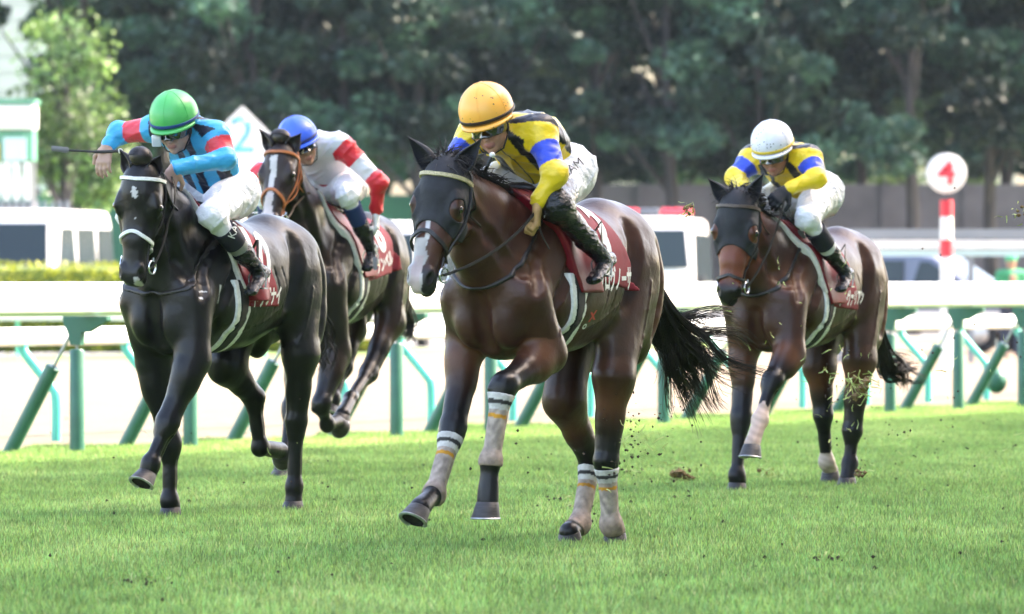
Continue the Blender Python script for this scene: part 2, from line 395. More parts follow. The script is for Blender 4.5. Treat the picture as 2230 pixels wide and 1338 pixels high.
# ------------------------------------------------------------------ ground: one frame for everything that runs along the track
TA = math.radians(26.0); TU = V(math.sin(TA), math.cos(TA), 0); TN = V(math.cos(TA), -math.sin(TA), 0)     # along the rail (away), and towards the course
RP = V(-3.095, 45.75, 0)                                  # foot of the first rail post seen
def trk(a, n, z=0.0): return RP + TU * a + TN * n + V(0, 0, z)
TR = -(math.pi / 2 - TA) + math.pi                        # rotation of things that lie along the rail
def nodes_of(name):
    m = bpy.data.materials.new(name); m.use_nodes = True; t = m.node_tree; return m, t, t.nodes['Principled BSDF'], t.links.new
def ramp(t, stops, interp='LINEAR'):
    r = t.nodes.new('ShaderNodeValToRGB'); r.color_ramp.interpolation = interp; e = r.color_ramp.elements
    while len(e) < len(stops): e.new(.5)
    for q, (p, c) in zip(e, stops): q.position = p; q.color = (*c, 1)
    return r
def wnoise(t, scale, det=5, stretch=(1, 1, 1)):           # noise in world metres
    g_ = t.nodes.new('ShaderNodeNewGeometry'); mp = t.nodes.new('ShaderNodeMapping'); mp.inputs['Scale'].default_value = stretch; n = t.nodes.new('ShaderNodeTexNoise')
    n.inputs['Scale'].default_value = scale; n.inputs['Detail'].default_value = det; t.links.new(g_.outputs['Position'], mp.inputs[0]); t.links.new(mp.outputs[0], n.inputs['Vector']); return n
m, t, b, L = nodes_of('turf_soil'); n = wnoise(t, 3); r = ramp(t, [(.3, (.05, .10, .02)), (.7, (.09, .17, .035))]); L(n.outputs['Fac'], r.inputs[0]); L(r.outputs[0], b.inputs['Base Color']); b.inputs['Roughness'].default_value = .9; M['turf'] = m
m, t, b, L = nodes_of('infield_ground'); n = wnoise(t, .4); r = ramp(t, [(.3, (.12, .20, .05)), (.7, (.17, .26, .06))]); L(n.outputs['Fac'], r.inputs[0]); L(r.outputs[0], b.inputs['Base Color']); b.inputs['Roughness'].default_value = .95; M['infield'] = m
m, t, b, L = nodes_of('dirt_sand'); n = wnoise(t, 2.2, 6, (1, .5, 1)); r = ramp(t, [(.3, (.135, .10, .066)), (.7, (.175, .13, .086))]); L(n.outputs['Fac'], r.inputs[0]); L(r.outputs[0], b.inputs['Base Color']); b.inputs['Roughness'].default_value = .95
bp = t.nodes.new('ShaderNodeBump'); bp.inputs['Strength'].default_value = .6; bp.inputs['Distance'].default_value = .05; n2 = wnoise(t, 9, 4); L(n2.outputs['Fac'], bp.inputs['Height']); L(bp.outputs[0], b.inputs['Normal']); M['sand'] = m
M['asphalt'] = material('asphalt', (.16, .16, .165), rough=.9, noise=(2, .8, 1.2))
tag(mesh_obj('ground', [(-900, -400, -.012), (900, -400, -.012), (900, 1400, -.012), (-900, 1400, -.012)], [(0, 1, 2, 3)], M['infield'], smooth=False), kind='structure')
def strip(name, n0, n1, z, mat, a0=-120, a1=260):
    P = []; F = []; K = 60
    for i in range(K + 1):
        a = lerp(a0, a1, i / K); P += [trk(a, n0, z), trk(a, n1, z)]
        if i: F.append((2 * i - 2, 2 * i - 1, 2 * i + 1, 2 * i))
    return tag(mesh_obj(name, P, F, mat, smooth=False), kind='structure')
strip('turf_course', 33, -1.3, -.004, M['turf']); strip('dirt_course', -1.3, -27, -.008, M['sand'])
strip('service_road', -31, -44, -.008, M['asphalt'])
# grass blades: tiles of real blades scattered over the turf in view
m, t, b, L = nodes_of('grass_blades'); n = wnoise(t, .8, 5, (1, .35, 1)); n3 = wnoise(t, 9, 2)
r = ramp(t, [(.30, (.190, .345, .095)), (.52, (.255, .43, .125)), (.72, (.345, .52, .17))]); L(n.outputs['Fac'], r.inputs[0])
a = t.nodes.new('ShaderNodeAttribute'); a.attribute_name = 'Col'; mx = t.nodes.new('ShaderNodeMix'); mx.data_type = 'RGBA'; mx.blend_type = 'MULTIPLY'; mx.inputs[0].default_value = 1
n4 = wnoise(t, 2.6, 4, (1, .5, 1)); rr = t.nodes.new('ShaderNodeMapRange'); rr.inputs[1].default_value = .35; rr.inputs[2].default_value = .62; rr.inputs[3].default_value = .78; rr.inputs[4].default_value = 1.08; L(n4.outputs['Fac'], rr.inputs[0]); vm = t.nodes.new('ShaderNodeVectorMath'); vm.operation = 'SCALE'; L(r.outputs[0], vm.inputs[0]); L(rr.outputs[0], vm.inputs['Scale'])
L(vm.outputs[0], mx.inputs[6]); L(a.outputs[0], mx.inputs[7]); L(mx.outputs[2], b.inputs['Base Color']); b.inputs['Roughness'].default_value = .55; b.inputs['Specular IOR Level'].default_value = .3
tr = t.nodes.new('ShaderNodeBsdfTranslucent'); L(mx.outputs[2], tr.inputs[0]); ad = t.nodes.new('ShaderNodeMixShader'); ad.inputs[0].default_value = .35; L(b.outputs[0], ad.inputs[1]); L(tr.outputs[0], ad.inputs[2]); L(ad.outputs[0], t.nodes['Material Output'].inputs[0]); M['grass'] = m
def grass_tile(seed, n=4200, hmin=.022, hmax=.052, w=.0030):
    g = np.random.default_rng(seed); x = g.uniform(-.54, .54, n); y = g.uniform(-.54, .54, n); h = g.uniform(hmin, hmax, n) * (1 + .35 * (g.random(n) < .08)); an = g.uniform(0, 2 * np.pi, n); lean = g.uniform(0, .55, n) * h; la = g.uniform(0, 2 * np.pi, n)
    wx, wy = np.cos(an) * w * g.uniform(.6, 1.3, n), np.sin(an) * w * g.uniform(.6, 1.3, n); lx, ly = np.cos(la) * lean, np.sin(la) * lean
    P = np.stack([np.stack([x - wx, y - wy, 0 * x], 1), np.stack([x + wx, y + wy, 0 * x], 1), np.stack([x + wx * .8 + lx * .3, y + wy * .8 + ly * .3, h * .55], 1), np.stack([x - wx * .8 + lx * .3, y - wy * .8 + ly * .3, h * .55], 1), np.stack([x + lx, y + ly, h], 1)], 1).reshape(-1, 3)
    i = np.arange(n) * 5; F = np.stack([i, i + 1, i + 2, i + 3], 1); F2 = np.stack([i + 3, i + 2, i + 4, i + 4], 1)
    fs = [tuple(q) for q in F.tolist()] + [tuple(q[:3]) for q in F2.tolist()]
    base = g.uniform(.45, 1.6, n)[:, None] * np.stack([g.uniform(.85, 1.35, n), np.ones(n), g.uniform(.8, 1.2, n)], 1); dry = g.random(n) < .02; base[dry] = np.array((2.6, 1.5, 2.2))
    C = np.repeat(base, 5, 0)
    me = bpy.data.meshes.new('grass_tile'); me.from_pydata(P.tolist(), [], fs); c4 = np.ones((len(P), 4), np.float32); c4[:, :3] = C
    at_ = me.color_attributes.new('Col', 'FLOAT_COLOR', 'POINT'); at_.data.foreach_set('color', c4.ravel()); me.materials.append(M['grass']); o = bpy.data.objects.new('grass_tile', me); return o
def scatter(name, tiles, pts, kindlabel):
    me = bpy.data.meshes.new(name); me.from_pydata([tuple(p[:3]) for p in pts], [], []); 
    ra = me.attributes.new('rot', 'FLOAT', 'POINT'); ra.data.foreach_set('value', np.array([p[3] for p in pts], np.float32)); ia = me.attributes.new('pick', 'INT', 'POINT'); ia.data.foreach_set('value', np.array([p[4] for p in pts], np.int32))
    o = bpy.data.objects.new(name, me); COL.objects.link(o); tag(o, kindlabel[0], kindlabel[1], kind='stuff')
    ng = bpy.data.node_groups.new(name, 'GeometryNodeTree'); ng.interface.new_socket('Geometry', in_out='INPUT', socket_type='NodeSocketGeometry'); ng.interface.new_socket('Geometry', in_out='OUTPUT', socket_type='NodeSocketGeometry')
    N = ng.nodes; K = ng.links.new; gi = N.new('NodeGroupInput'); go = N.new('NodeGroupOutput'); inp = N.new('GeometryNodeInstanceOnPoints'); gti = N.new('GeometryNodeGeometryToInstance')
    for q in tiles[::-1]:
        oi = N.new('GeometryNodeObjectInfo'); oi.inputs['Object'].default_value = q; oi.inputs['As Instance'].default_value = False; K(oi.outputs['Geometry'], gti.inputs[0])
    K(gi.outputs[0], inp.inputs['Points']); K(gti.outputs[0], inp.inputs['Instance']); inp.inputs['Pick Instance'].default_value = True
    na = N.new('GeometryNodeInputNamedAttribute'); na.data_type = 'INT'; na.inputs['Name'].default_value = 'pick'; K(na.outputs['Attribute'], inp.inputs['Instance Index'])
    nb_ = N.new('GeometryNodeInputNamedAttribute'); nb_.data_type = 'FLOAT'; nb_.inputs['Name'].default_value = 'rot'; cx = N.new('ShaderNodeCombineXYZ'); K(nb_.outputs['Attribute'], cx.inputs[2]); K(cx.outputs[0], inp.inputs['Rotation'])
    K(inp.outputs[0], go.inputs[0]); md = o.modifiers.new('scatter', 'NODES'); md.node_group = ng; return o
tiles = [grass_tile(s) for s in range(4)]; gp = []
for yy in np.arange(20, 72, 1.0):
    hw = .085 * yy + 1.6
    for xx in np.arange(-math.ceil(hw), math.ceil(hw) + 1, 1.0):
        q = V(xx, yy, 0) - RP
        if q @ TN < -.85 or q @ TN > 30: continue
        gp.append((xx, yy, -.004, RNG.integers(0, 4) * math.pi / 2, int(RNG.integers(0, 4))))
scatter('grass', tiles, gp, ('short green racecourse grass covering the turf course', 'grass'))
# ------------------------------------------------------------------ grandstand, on the right behind the camera, whose shade lies over the turf
M['concrete'] = material('pale_concrete', (.42, .42, .41), rough=.9, noise=(1, .85, 1.1)); M['glassdark'] = material('dark_glass', (.03, .04, .05), rough=.1)
gs = empty('grandstand', trk(40, 30), 0); tag(gs, 'long grandstand beside the course whose shade covers the turf', 'grandstand')
def gsbox(name, n0, n1, z0, z1, mat, a0=-48, a1=62):
    P = [trk(a, n, z) - V(*gs.location) for a in (a0, a1) for n in (n0, n1) for z in (z0, z1)]
    return mesh_obj(name, P, [(0, 1, 3, 2), (4, 6, 7, 5), (0, 4, 5, 1), (2, 3, 7, 6), (0, 2, 6, 4), (1, 5, 7, 3)], mat, gs, False)
gs.location = tuple(trk(40, 30))
for i in range(8): gsbox('seating_tier', 30 + i * 1.6, 46, i * .9, (i + 1) * .9 - .004, M['concrete'])
gsbox('wall', 44, 46.2, 7.3, 37.0, M['concrete']); gsbox('roof', 33, 47, 37.01, 37.5, M['concrete'])
for z in (14, 21, 28): gsbox('balcony', 38, 43.9, z, z + .9, M['concrete'])
# ------------------------------------------------------------------ inner rail of the turf course
M['railwhite'] = material('white_rail', (.80, .80, .79), rough=.3, noise=(3, .93, 1.03)); M['postgreen'] = material('green_post_pad', (.028, .125, .090), rough=.4, noise=(6, .85, 1.15), bump=[(30, .2, .004)])
M['teal'] = material('teal_rail_post', (.06, .48, .38), rough=.4, noise=(4, .9, 1.1)); M['brgreen'] = material('green_bracket', (.02, .12, .085), rough=.5); M['galv'] = material('galvanised_steel', (.35, .36, .36), rough=.45, metal=.6)
rail = empty('course_rail', trk(0, 0), 0); tag(rail, 'broad white running rail on green padded posts along the turf edge', 'rail')
def rl(a, n, z): return TU * a + TN * n + V(0, 0, z)
SP = 1.668; K0, K1 = -4, 26
for k in range(K0, K1):
    MB().tube([rl(k * SP, .0, -.05), rl(k * SP, 0, .02), rl(k * SP, 0, .735), rl(k * SP, 0, .75)], [.054, .054, .054, .044], 20).build('post', M['postgreen'], rail)
    MB().tube([rl(k * SP, -.57, -.05), rl(k * SP, -.56, .0), rl(k * SP, -.20, .62), rl(k * SP, -.195, .628)], [.053, .053, .053, .044], 20).build('brace', M['postgreen'], rail)
    mb = MB(); mb.tube([rl(k * SP, 0, .745), rl(k * SP, 0, .86)], .012, 8); mb.tube([rl(k * SP, -.195, .62), rl(k * SP, -.05, .86)], .012, 8); mb.ball(rl(k * SP, 0, .86), .03, 8, 6); mb.build('stay_rod', M['galv'], rail)
    R_ = np.stack([TU, TN, V(0, 0, 1)], 1)
    mb = MB(); mb.add([rl(k * SP - .03 + q, n_, z_) for q in (0, .06) for n_, z_ in ((-.10, .985), (.26, .985), (.26, .955), (.10, .87), (.05, .87), (.04, .78), (-.04, .78), (-.06, .86), (-.10, .94))],
             [tuple(range(9))[::-1], tuple(range(9, 18))] + [(i, (i + 1) % 9, 9 + (i + 1) % 9, 9 + i) for i in range(9)]); mb.build('bracket', M['brgreen'], rail, smooth=False)
for i in range(-3, 9):                                    # rail sections, 6.67 m each
    a0, a1 = i * 4 * SP - SP / 2 + .003, (i * 4 + 4) * SP - SP / 2 - .003; mb = MB(); prof = []
    for q in range(18):
        th = 2 * math.pi * q / 18; c_, s_ = math.cos(th), math.sin(th); prof.append((.11 + .085 * np.sign(c_) * abs(c_) ** .7, 1.107 + .12 * np.sign(s_) * abs(s_) ** .6))
    P = [rl(a, n_, z_) for a in (a0, a1) for n_, z_ in prof]; mb.add(P, [tuple(range(18)), tuple(range(18, 36))[::-1]] + [(i_, 18 + i_, 18 + (i_ + 1) % 18, (i_ + 1) % 18) for i_ in range(18)]); mb.build('rail_section', M['railwhite'], rail)
# outer rail of the dirt course: white beam on swan-necked teal posts
rail2 = empty('dirt_rail', trk(0, -2.0), 0); tag(rail2, 'low white rail on bent teal posts behind the padded rail', 'rail')
for k in range(-4, 27):
    a = k * 1.62 + .35; MB().tube(catmull([rl(a, -.25 + .0, -.05), rl(a, -.25, .32), rl(a, -.30, .42), rl(a, -.52, .66), rl(a, -.55, .74), rl(a, -.55, .80)], 4), .038, 12).build('bent_post', M['teal'], rail2)
for i in range(-3, 10):
    a0, a1 = i * 4.86 - .46 + .003, (i + 1) * 4.86 - .46 - .003; mb = MB(); P = []; 
    for a in (a0, a1):
        for q in range(14): th = 2 * math.pi * q / 14; P.append(rl(a, -.55 + .05 * math.cos(th), .80 + .075 * np.sign(math.sin(th)) * abs(math.sin(th)) ** .7))
    mb.add(P, [tuple(range(14)), tuple(range(14, 28))[::-1]] + [(i_, 14 + i_, 14 + (i_ + 1) % 14, (i_ + 1) % 14) for i_ in range(14)]); mb.build('rail_section', M['railwhite'], rail2)
# ------------------------------------------------------------------ far side of the dirt course
rail3 = empty('far_rail', (0, 104, 0), 0); tag(rail3, 'thin rail along the far edge of the dirt course', 'rail')
for i in range(-8, 9): MB().tube([(i * 2.0, 0, -.05), (i * 2.0, 0, .45), (i * 2.0, 0, .62)], .03, 8).build('post', M['teal'], rail3)
MB().box((0, 0, .68), (34, .08, .14)).build('rail_section', M['railwhite'], rail3)
# high guard rail on the right
gr = empty('barrier', (11.0, 98, 0), 0); tag(gr, 'tall pale barrier with a grey top beam behind the numbered pole, at the right', 'barrier')
M['greybeam'] = material('grey_beam', (.24, .27, .30), rough=.5, noise=(1, .9, 1.1)); M['palegreen'] = material('pale_teal_panel', (.50, .68, .68), rough=.6, noise=(1, .9, 1.05))
MB().box((0, 0, 1.96), (12.4, .10, .15)).build('top_beam', M['greybeam'], gr); MB().box((0, -.02, 1.80), (12.4, .06, .13)).build('rail_beam', M['railwhite'], gr); MB().box((0, .0, 1.67), (12.4, .05, .10)).build('panel', M['palegreen'], gr)
for i in range(-3, 4): MB().box((i * 2.0, .06, .97), (.09, .09, 1.95)).build('post', M['greybeam'], gr)
# hedge on the left
def leaf_cards(name, n, sampler, size, mat, parent=None, seed=0, flat=.5):
    g = np.random.default_rng(seed); P = sampler(g, n); n = len(P); u = g.normal(size=(n, 3)); u /= np.linalg.norm(u, axis=1)[:, None]; w = g.normal(size=(n, 3)); w = np.cross(u, w); w /= np.linalg.norm(w, axis=1)[:, None]
    s = size * g.uniform(.6, 1.4, n)[:, None]; q = np.cross(u, w) * s * .25
    Q = np.stack([P - u * s * .5, P - w * s * .32 + q * .5, P + u * s * .5, P + w * s * .32 + q * .5], 1).reshape(-1, 3); F = (np.arange(n) * 4)[:, None] + np.arange(4)
    c = np.repeat(g.uniform(.65, 1.35, n), 4)[:, None] * np.ones(3)
    if hasattr(sampler, 'shade'): c = c * np.repeat(sampler.shade, 4)[:n * 4][:, None]
    return mesh_obj(name, Q, F, mat, parent, False, c)
def leaf_mat(name, c0, c1, trans=.3):
    m, t, b, L = nodes_of(name); n = wnoise(t, .9, 4); r = ramp(t, [(.35, c0), (.65, c1)]); L(n.outputs['Fac'], r.inputs[0]); a = t.nodes.new('ShaderNodeAttribute'); a.attribute_name = 'Col'
    mx = t.nodes.new('ShaderNodeMix'); mx.data_type = 'RGBA'; mx.blend_type = 'MULTIPLY'; mx.inputs[0].default_value = 1; L(r.outputs[0], mx.inputs[6]); L(a.outputs[0], mx.inputs[7]); L(mx.outputs[2], b.inputs['Base Color']); b.inputs['Roughness'].default_value = .5
    tr = t.nodes.new('ShaderNodeBsdfTranslucent'); L(mx.outputs[2], tr.inputs[0]); ad = t.nodes.new('ShaderNodeMixShader'); ad.inputs[0].default_value = trans; L(b.outputs[0], ad.inputs[1]); L(tr.outputs[0], ad.inputs[2]); L(ad.outputs[0], t.nodes['Material Output'].inputs[0]); M[name] = m; return m
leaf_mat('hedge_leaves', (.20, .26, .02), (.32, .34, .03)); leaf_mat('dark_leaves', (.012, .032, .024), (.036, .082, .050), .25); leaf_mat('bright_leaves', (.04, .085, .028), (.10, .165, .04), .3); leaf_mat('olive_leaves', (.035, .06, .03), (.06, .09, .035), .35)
hd_ = empty('hedge', (-7.0, 108, 0), 0); tag(hd_, 'clipped yellow-green hedge in front of the white van, at the left', 'hedge')
MB().box((0, 0, .76), (9.6, .7, 1.44), None, .15).build('foliage_core', material('hedge_core', (.10, .14, .02), rough=.9), hd_)
leaf_cards('foliage', 9000, lambda g, n: np.stack([g.uniform(-4.9, 4.9, n), g.choice([-.4, .4, 0], n, p=[.5, .1, .4]) + g.normal(0, .08, n), 0 * np.ones(n)], 1) + np.stack([np.zeros(n), np.zeros(n), g.uniform(.05, 1.56, n)], 1) * 1.0, .10, M['hedge_leaves'], hd_, 3)
# ------------------------------------------------------------------ vehicles
M['vanwhite'] = material('white_van_paint', (.78, .78, .79), rough=.25, coat=.5); M['carpaint'] = material('silver_blue_paint', (.10, .12, .18), rough=.35, metal=.2, coat=.3); M['tyre'] = material('tyre_rubber', (.015, .015, .016), rough=.8); M['rim'] = material('wheel_rim', (.45, .45, .46), rough=.35, metal=.8)
M['window'] = material('vehicle_glass', (.02, .032, .038), rough=.16, spec=.3, coat=0); M['redlens'] = material('red_light_bar', (.72, .03, .05), rough=.3, coat=.5); M['redstripe'] = material('red_stripe', (.62, .04, .05), rough=.4); M['lamp'] = material('headlamp', (.6, .62, .64), rough=.12, coat=.5); M['trim'] = material('black_trim', (.02, .02, .022), rough=.6)
M['amberlens'] = material('grey_bar_centre', (.08, .09, .11), rough=.3)
def vehicle(name, label, loc, rz, L_, W_, H_, prof, wins, paint, cat='van', group=None):
    # prof: side outline (x fraction, z metres) clockwise; x runs to the nose. wins: side windows as (x0, x1, z0, z1)
    root = empty(name, loc, rz); tag(root, label, cat, group); P = []; n = len(prof); inset = .10
    zmax = max(p[1] for p in prof); body = MB(); lay = []
    for y in (-1, 1):
        for e_ in (1, 0):
            sc = 1.0
            yy = y * (W_ / 2 - (.05 if e_ == 0 else 0)); ring = []
            for x, z in prof:
                tum = max(0, (z - 1.0)) / (zmax - 1.0 + 1e-6) * inset; ring.append(((x - .5) * L_ * (1 if e_ == 0 else 1), y * (W_ / 2 - tum - (0 if e_ == 0 else .0)), z))
            lay.append(ring)
    P = lay[0] + lay[2]
    body.add(P, [tuple(range(n)), tuple(range(n, 2 * n))[::-1]] + [(i, n + i, n + (i + 1) % n, (i + 1) % n) for i in range(n)])
    bo = body.build('body', paint, root, auto=False); bv = bo.modifiers.new('bevel', 'BEVEL'); bv.width = .13; bv.segments = 3; bv.limit_method = 'ANGLE'; bv.angle_limit = math.radians(25)
    for p in bo.data.polygons: p.use_smooth = False
    for y in (-1, 1):
        for (x0, x1, z0, z1, sl) in wins:
            q = []
            for x, z in ((x0, z0), (x1, z0), (x1 - sl, z1), (x0 + sl * .2, z1)):
                tum = max(0, (z - 1.0)) / (zmax - 1.0 + 1e-6) * inset; q.append(((x - .5) * L_, y * (W_ / 2 - tum + .03), z))
            mb = MB(); mb.add(q + [(a, b_ - y * .02, c) for a, b_, c in q], [(0, 1, 2, 3), (7, 6, 5, 4), (0, 4, 5, 1), (1, 5, 6, 2), (2, 6, 7, 3), (3, 7, 4, 0)]); mb.build('window', M['window'], root, smooth=False)
    for x in (.18, .80):
        for y in (-1, 1):
            c = V((x - .5) * L_, y * (W_ / 2 - .10), .32); w = MB(); w.tube([c - V(0, .1 * y, 0), c - V(0, .09 * y, 0), c + V(0, .09 * y, 0), c + V(0, .105 * y, 0)], [.28, .32, .32, .27], 22); wo = w.build('wheel', M['tyre'], root)
            MB().tube([c + V(0, .10 * y, 0), c + V(0, .112 * y, 0)], [.19, .17], 16).build('rim', M['rim'], wo)
    return root
def panel(name, root, pts, mat, th=.02):
    pts = [np.array(p, float) for p in pts]; nn = nrm(np.cross(pts[1] - pts[0], pts[2] - pts[0])); k = len(pts); mb = MB()
    mb.add([p + nn * th / 2 for p in pts] + [p - nn * th / 2 for p in pts], [tuple(range(k)), tuple(range(k, 2 * k))[::-1]] + [(i, i + k, (i + 1) % k + k, (i + 1) % k) for i in range(k)]); return mb.build(name, mat, root, smooth=False)
vanprof = [(0, .35), (.0, 1.0), (.015, 1.9), (.04, 2.12), (.80, 2.12), (.86, 2.02), (.955, 1.22), (.99, 1.02), (1.0, .75), (1.0, .35)]
def van(name, label, loc, rz, extra=True, W_=1.88, L_=4.7, hh=1.0):
    pr = [(x, z * hh if z > 1 else z) for x, z in vanprof]
    r = vehicle(name, label, loc, rz, L_, W_, 2.12 * hh, pr, [(.05, .28, 1.22, 1.84 * hh, .02), (.31, .58, 1.22, 1.84 * hh, .02), (.61, .88, 1.22, 1.84 * hh, .085)], M['vanwhite'], 'van')
    fx = lambda f: (f - .5) * L_
    hw = W_ / 2
    zt = lambda f: hh * lerp(1.22, 2.02, (.955 - f) / .095)
    panel('windscreen', r, [(fx(.950) + .03, -hw + .12, zt(.950) + .02), (fx(.950) + .03, hw - .12, zt(.950) + .02), (fx(.876) + .03, hw - .22, zt(.876) + .02), (fx(.876) + .03, -hw + .22, zt(.876) + .02)], M['window'], .03)
    panel('rear_window', r, [(-L_ / 2 - .003, -hw + .14, 1.2), (-L_ / 2 - .003, hw - .14, 1.2), (-L_ / 2 + .06, hw - .22, 1.82 * hh), (-L_ / 2 + .06, -hw + .22, 1.82 * hh)], M['window'], .02)
    for y in (-1, 1):
        MB().box((fx(.999), y * (hw - .25), .82), (.06, .34, .2), None, .02).build('headlight', M['lamp'], r)
        MB().box((fx(.93), y * (hw + .11), 1.22), (.08, .16, .24), None, .03).build('wing_mirror', M['trim'], r)
    MB().box((fx(1.005), 0, .45), (.1, W_ - .1, .22), None, .04).build('bumper', M['vanwhite'], r); MB().box((fx(.999), 0, .80), (.03, .9, .12)).build('grille', M['trim'], r)
    return r
g = at(60, 614, 119); van('van', 'white van behind the yellow-green hedge, at the left edge', (g[0] + .35, 116.0, 0), math.radians(-101), hh=1.19)
g = at(830, 614, 121); van('van', 'white van seen between the blue-helmeted jockey and the leading horse', (g[0] + .2, 123, 0), math.radians(-100), hh=1.12)
g = at(1428, 614, 124); amb = van('ambulance', 'white ambulance with a red and black light bar on its roof', (g[0], 125.5, 0), math.radians(-96), hh=1.17, W_=1.95, L_=4.9); amb['category'] = 'ambulance'
for y, nm, mt_, ln in ((-.52, 'light_lens', 'redlens', .62), (0, 'light_bar_centre', 'amberlens', .40), (.52, 'light_lens', 'redlens', .62)): MB().box((1.0, y, 2.575), (.32, ln, .15), None, .05).build(nm, M[mt_], amb)
MB().box((-.1, .99, .98), (4.4, .012, .05)).build('stripe', M['redstripe'], amb)
carprof = [(0, .35), (.0, .85), (.02, 1.05), (.10, 1.60), (.16, 1.72), (.55, 1.72), (.62, 1.66), (.80, 1.08), (.98, .92), (1.0, .75), (1.0, .35)]
g = at(2010, 614, 112); car = vehicle('minivan', 'silver blue people carrier behind the rail, right of the right-hand horse', (g[0], 113, 0), math.radians(-22), 4.6, 1.8, 1.72, carprof, [(.10, .30, 1.08, 1.58, .06), (.33, .50, 1.08, 1.60, .0), (.53, .77, 1.08, 1.58, .17)], M['carpaint'], 'car')
panel('windscreen', car, [(1.36, -.76, 1.12), (1.36, .76, 1.12), (.60, .66, 1.62), (.60, -.66, 1.62)], M['window'], .03)
for y in (-1, 1): MB().box((2.24, y * .65, .78), (.12, .36, .16), None, .03).build('headlight', M['lamp'], car); MB().box((1.1, y * 1.0, 1.12), (.1, .18, .14), None, .03).build('wing_mirror', M['carpaint'], car)
# ------------------------------------------------------------------ marker poles
M['signred'] = material('sign_red', (.68, .03, .05), rough=.4); M['signwhite'] = material('sign_white', (.80, .80, .78), rough=.4); M['signcyan'] = material('sign_light_blue', (.10, .50, .72), rough=.4)
YP = 92.0; c = at(2061, 378, YP); pole = empty('distance_pole', (c[0], YP, 0), 0); tag(pole, 'red and white striped pole topped by a round white disc with a red 4', 'sign')
zz = [0, 1.35, 1.58, 1.83, 2.16, 2.40]
for i in range(5): MB().tube([(0, 0, zz[i] + .0015), (0, 0, zz[i + 1] - .0015)], .092, 16).build('pole_band', M['signred' if i in (0, 2, 4) and i else 'signwhite'] if i else M['signwhite'], pole)
disc = MB().tube([(0, .05, c[2]), (0, .04, c[2]), (0, -.04, c[2]), (0, -.05, c[2])], [.27, .288, .288, .27], 40).build('disc', M['signwhite'], pole)
lettering('numeral', '4', .50, (0, -.056, c[2] + .005), (1, 0, 0), (0, 0, 1), M['signred'], disc, bold=.010)
YD = 90.0; c = at(528, 318, YD); dia = empty('diamond_sign', (c[0], YD, 0), 0); tag(dia, 'white diamond-shaped board with a light blue 2 on a post', 'sign')
q = .56; mb = MB(); P = []
for y in (-.03, .03):
    for k_ in range(4):
        a_ = math.radians(90 * k_ + 90); cc = V(math.cos(a_), 0, math.sin(a_)) * q; t_ = V(-math.sin(a_), 0, math.cos(a_))
        P += [(cc - t_ * .05 - V(math.cos(a_), 0, math.sin(a_)) * .04 + V(0, y, c[2])), (cc + V(0, y, c[2])), (cc + t_ * .05 - V(math.cos(a_), 0, math.sin(a_)) * .04 + V(0, y, c[2]))]
mb.add(P, [tuple(range(12)), tuple(range(12, 24))[::-1]] + [(i, 12 + i, 12 + (i + 1) % 12, (i + 1) % 12) for i in range(12)]); bd = mb.build('board', M['signwhite'], dia, smooth=False)
lettering('numeral', '2', .72, (0.0, -.040, c[2] + .13), (1, 0, 0), (0, 0, 1), M['signcyan'], bd, bold=.0)
MB().tube([(0, .06, 0), (0, .06, c[2] + .2)], .04, 10).build('post', M['signwhite'], dia)
# official in green at the right edge
def bystander(loc, rz):
    r = empty('person', loc, rz); tag(r, 'person in a green cap and green shirt standing behind the rail, at the right edge', 'person')
    sk = [ell((0, 0, 1.56), (.09, .078, .115), None), cap((.0, 0, 1.50), (0, 0, 1.36), .05, .055), cap((0, 0, 1.3), (0, 0, .95), .12, .11), cap((.085, 0, 1.53), (.10, 0, 1.53), .014, .012, .02)]
    for s in (-1, 1): sk += [cap((0, .19 * s, 1.33), (.02, .25 * s, 1.05), .045, .036), cap((.02, .25 * s, 1.05), (.18, .2 * s, .92), .036, .026), cap((0, .09 * s, .9), (0, .1 * s, .48), .075, .05), cap((0, .1 * s, .48), (0, .1 * s, .07), .05, .035), ecap((-.02, .1 * s, .05), (.17, .11 * s, .04), (0, 1, 0), (.04, .035), (.04, .03))]; build_hand(sk, V(.18, .2 * s, .92), V(.8, -.3 * s, -.4), V(0, -s, -.5), 1.0, .8, s)
    sdf_mesh('body', sk, .011, M['skin'], r, lambda P: np.tile(np.array((.42, .24, .17)), (len(P), 1)))
    q = [ecap((0, 0, .95), (0, 0, 1.32), (0, 1, 0), (.16, .12), (.19, .11)), ecap((0, .17, 1.36), (0, -.17, 1.36), (1, 0, 0), (.075, .07), (.075, .07))]
    for s in (-1, 1): q += [cap((0, .19 * s, 1.34), (.02, .25 * s, 1.07), .07, .06)]
    sdf_mesh('shirt', q, .012, material('green_shirt', (.03, .26, .12), rough=.8), r); q = []
    for s in (-1, 1): q += [cap((0, .09 * s, .95), (0, .1 * s, .48), .11, .075), cap((0, .1 * s, .48), (0, .1 * s, .1), .075, .06)]
    sdf_mesh('trousers', q, .012, material('navy_trousers', (.03, .04, .07), rough=.8), r)
    cp = MB(); cp.ball((-.005, 0, 1.61), (.112, .098, .09), 18, 10).box((.12, 0, 1.59), (.13, .15, .012), None, .0); cp.build('cap', material('green_cap', (.04, .40, .20), rough=.7), r)
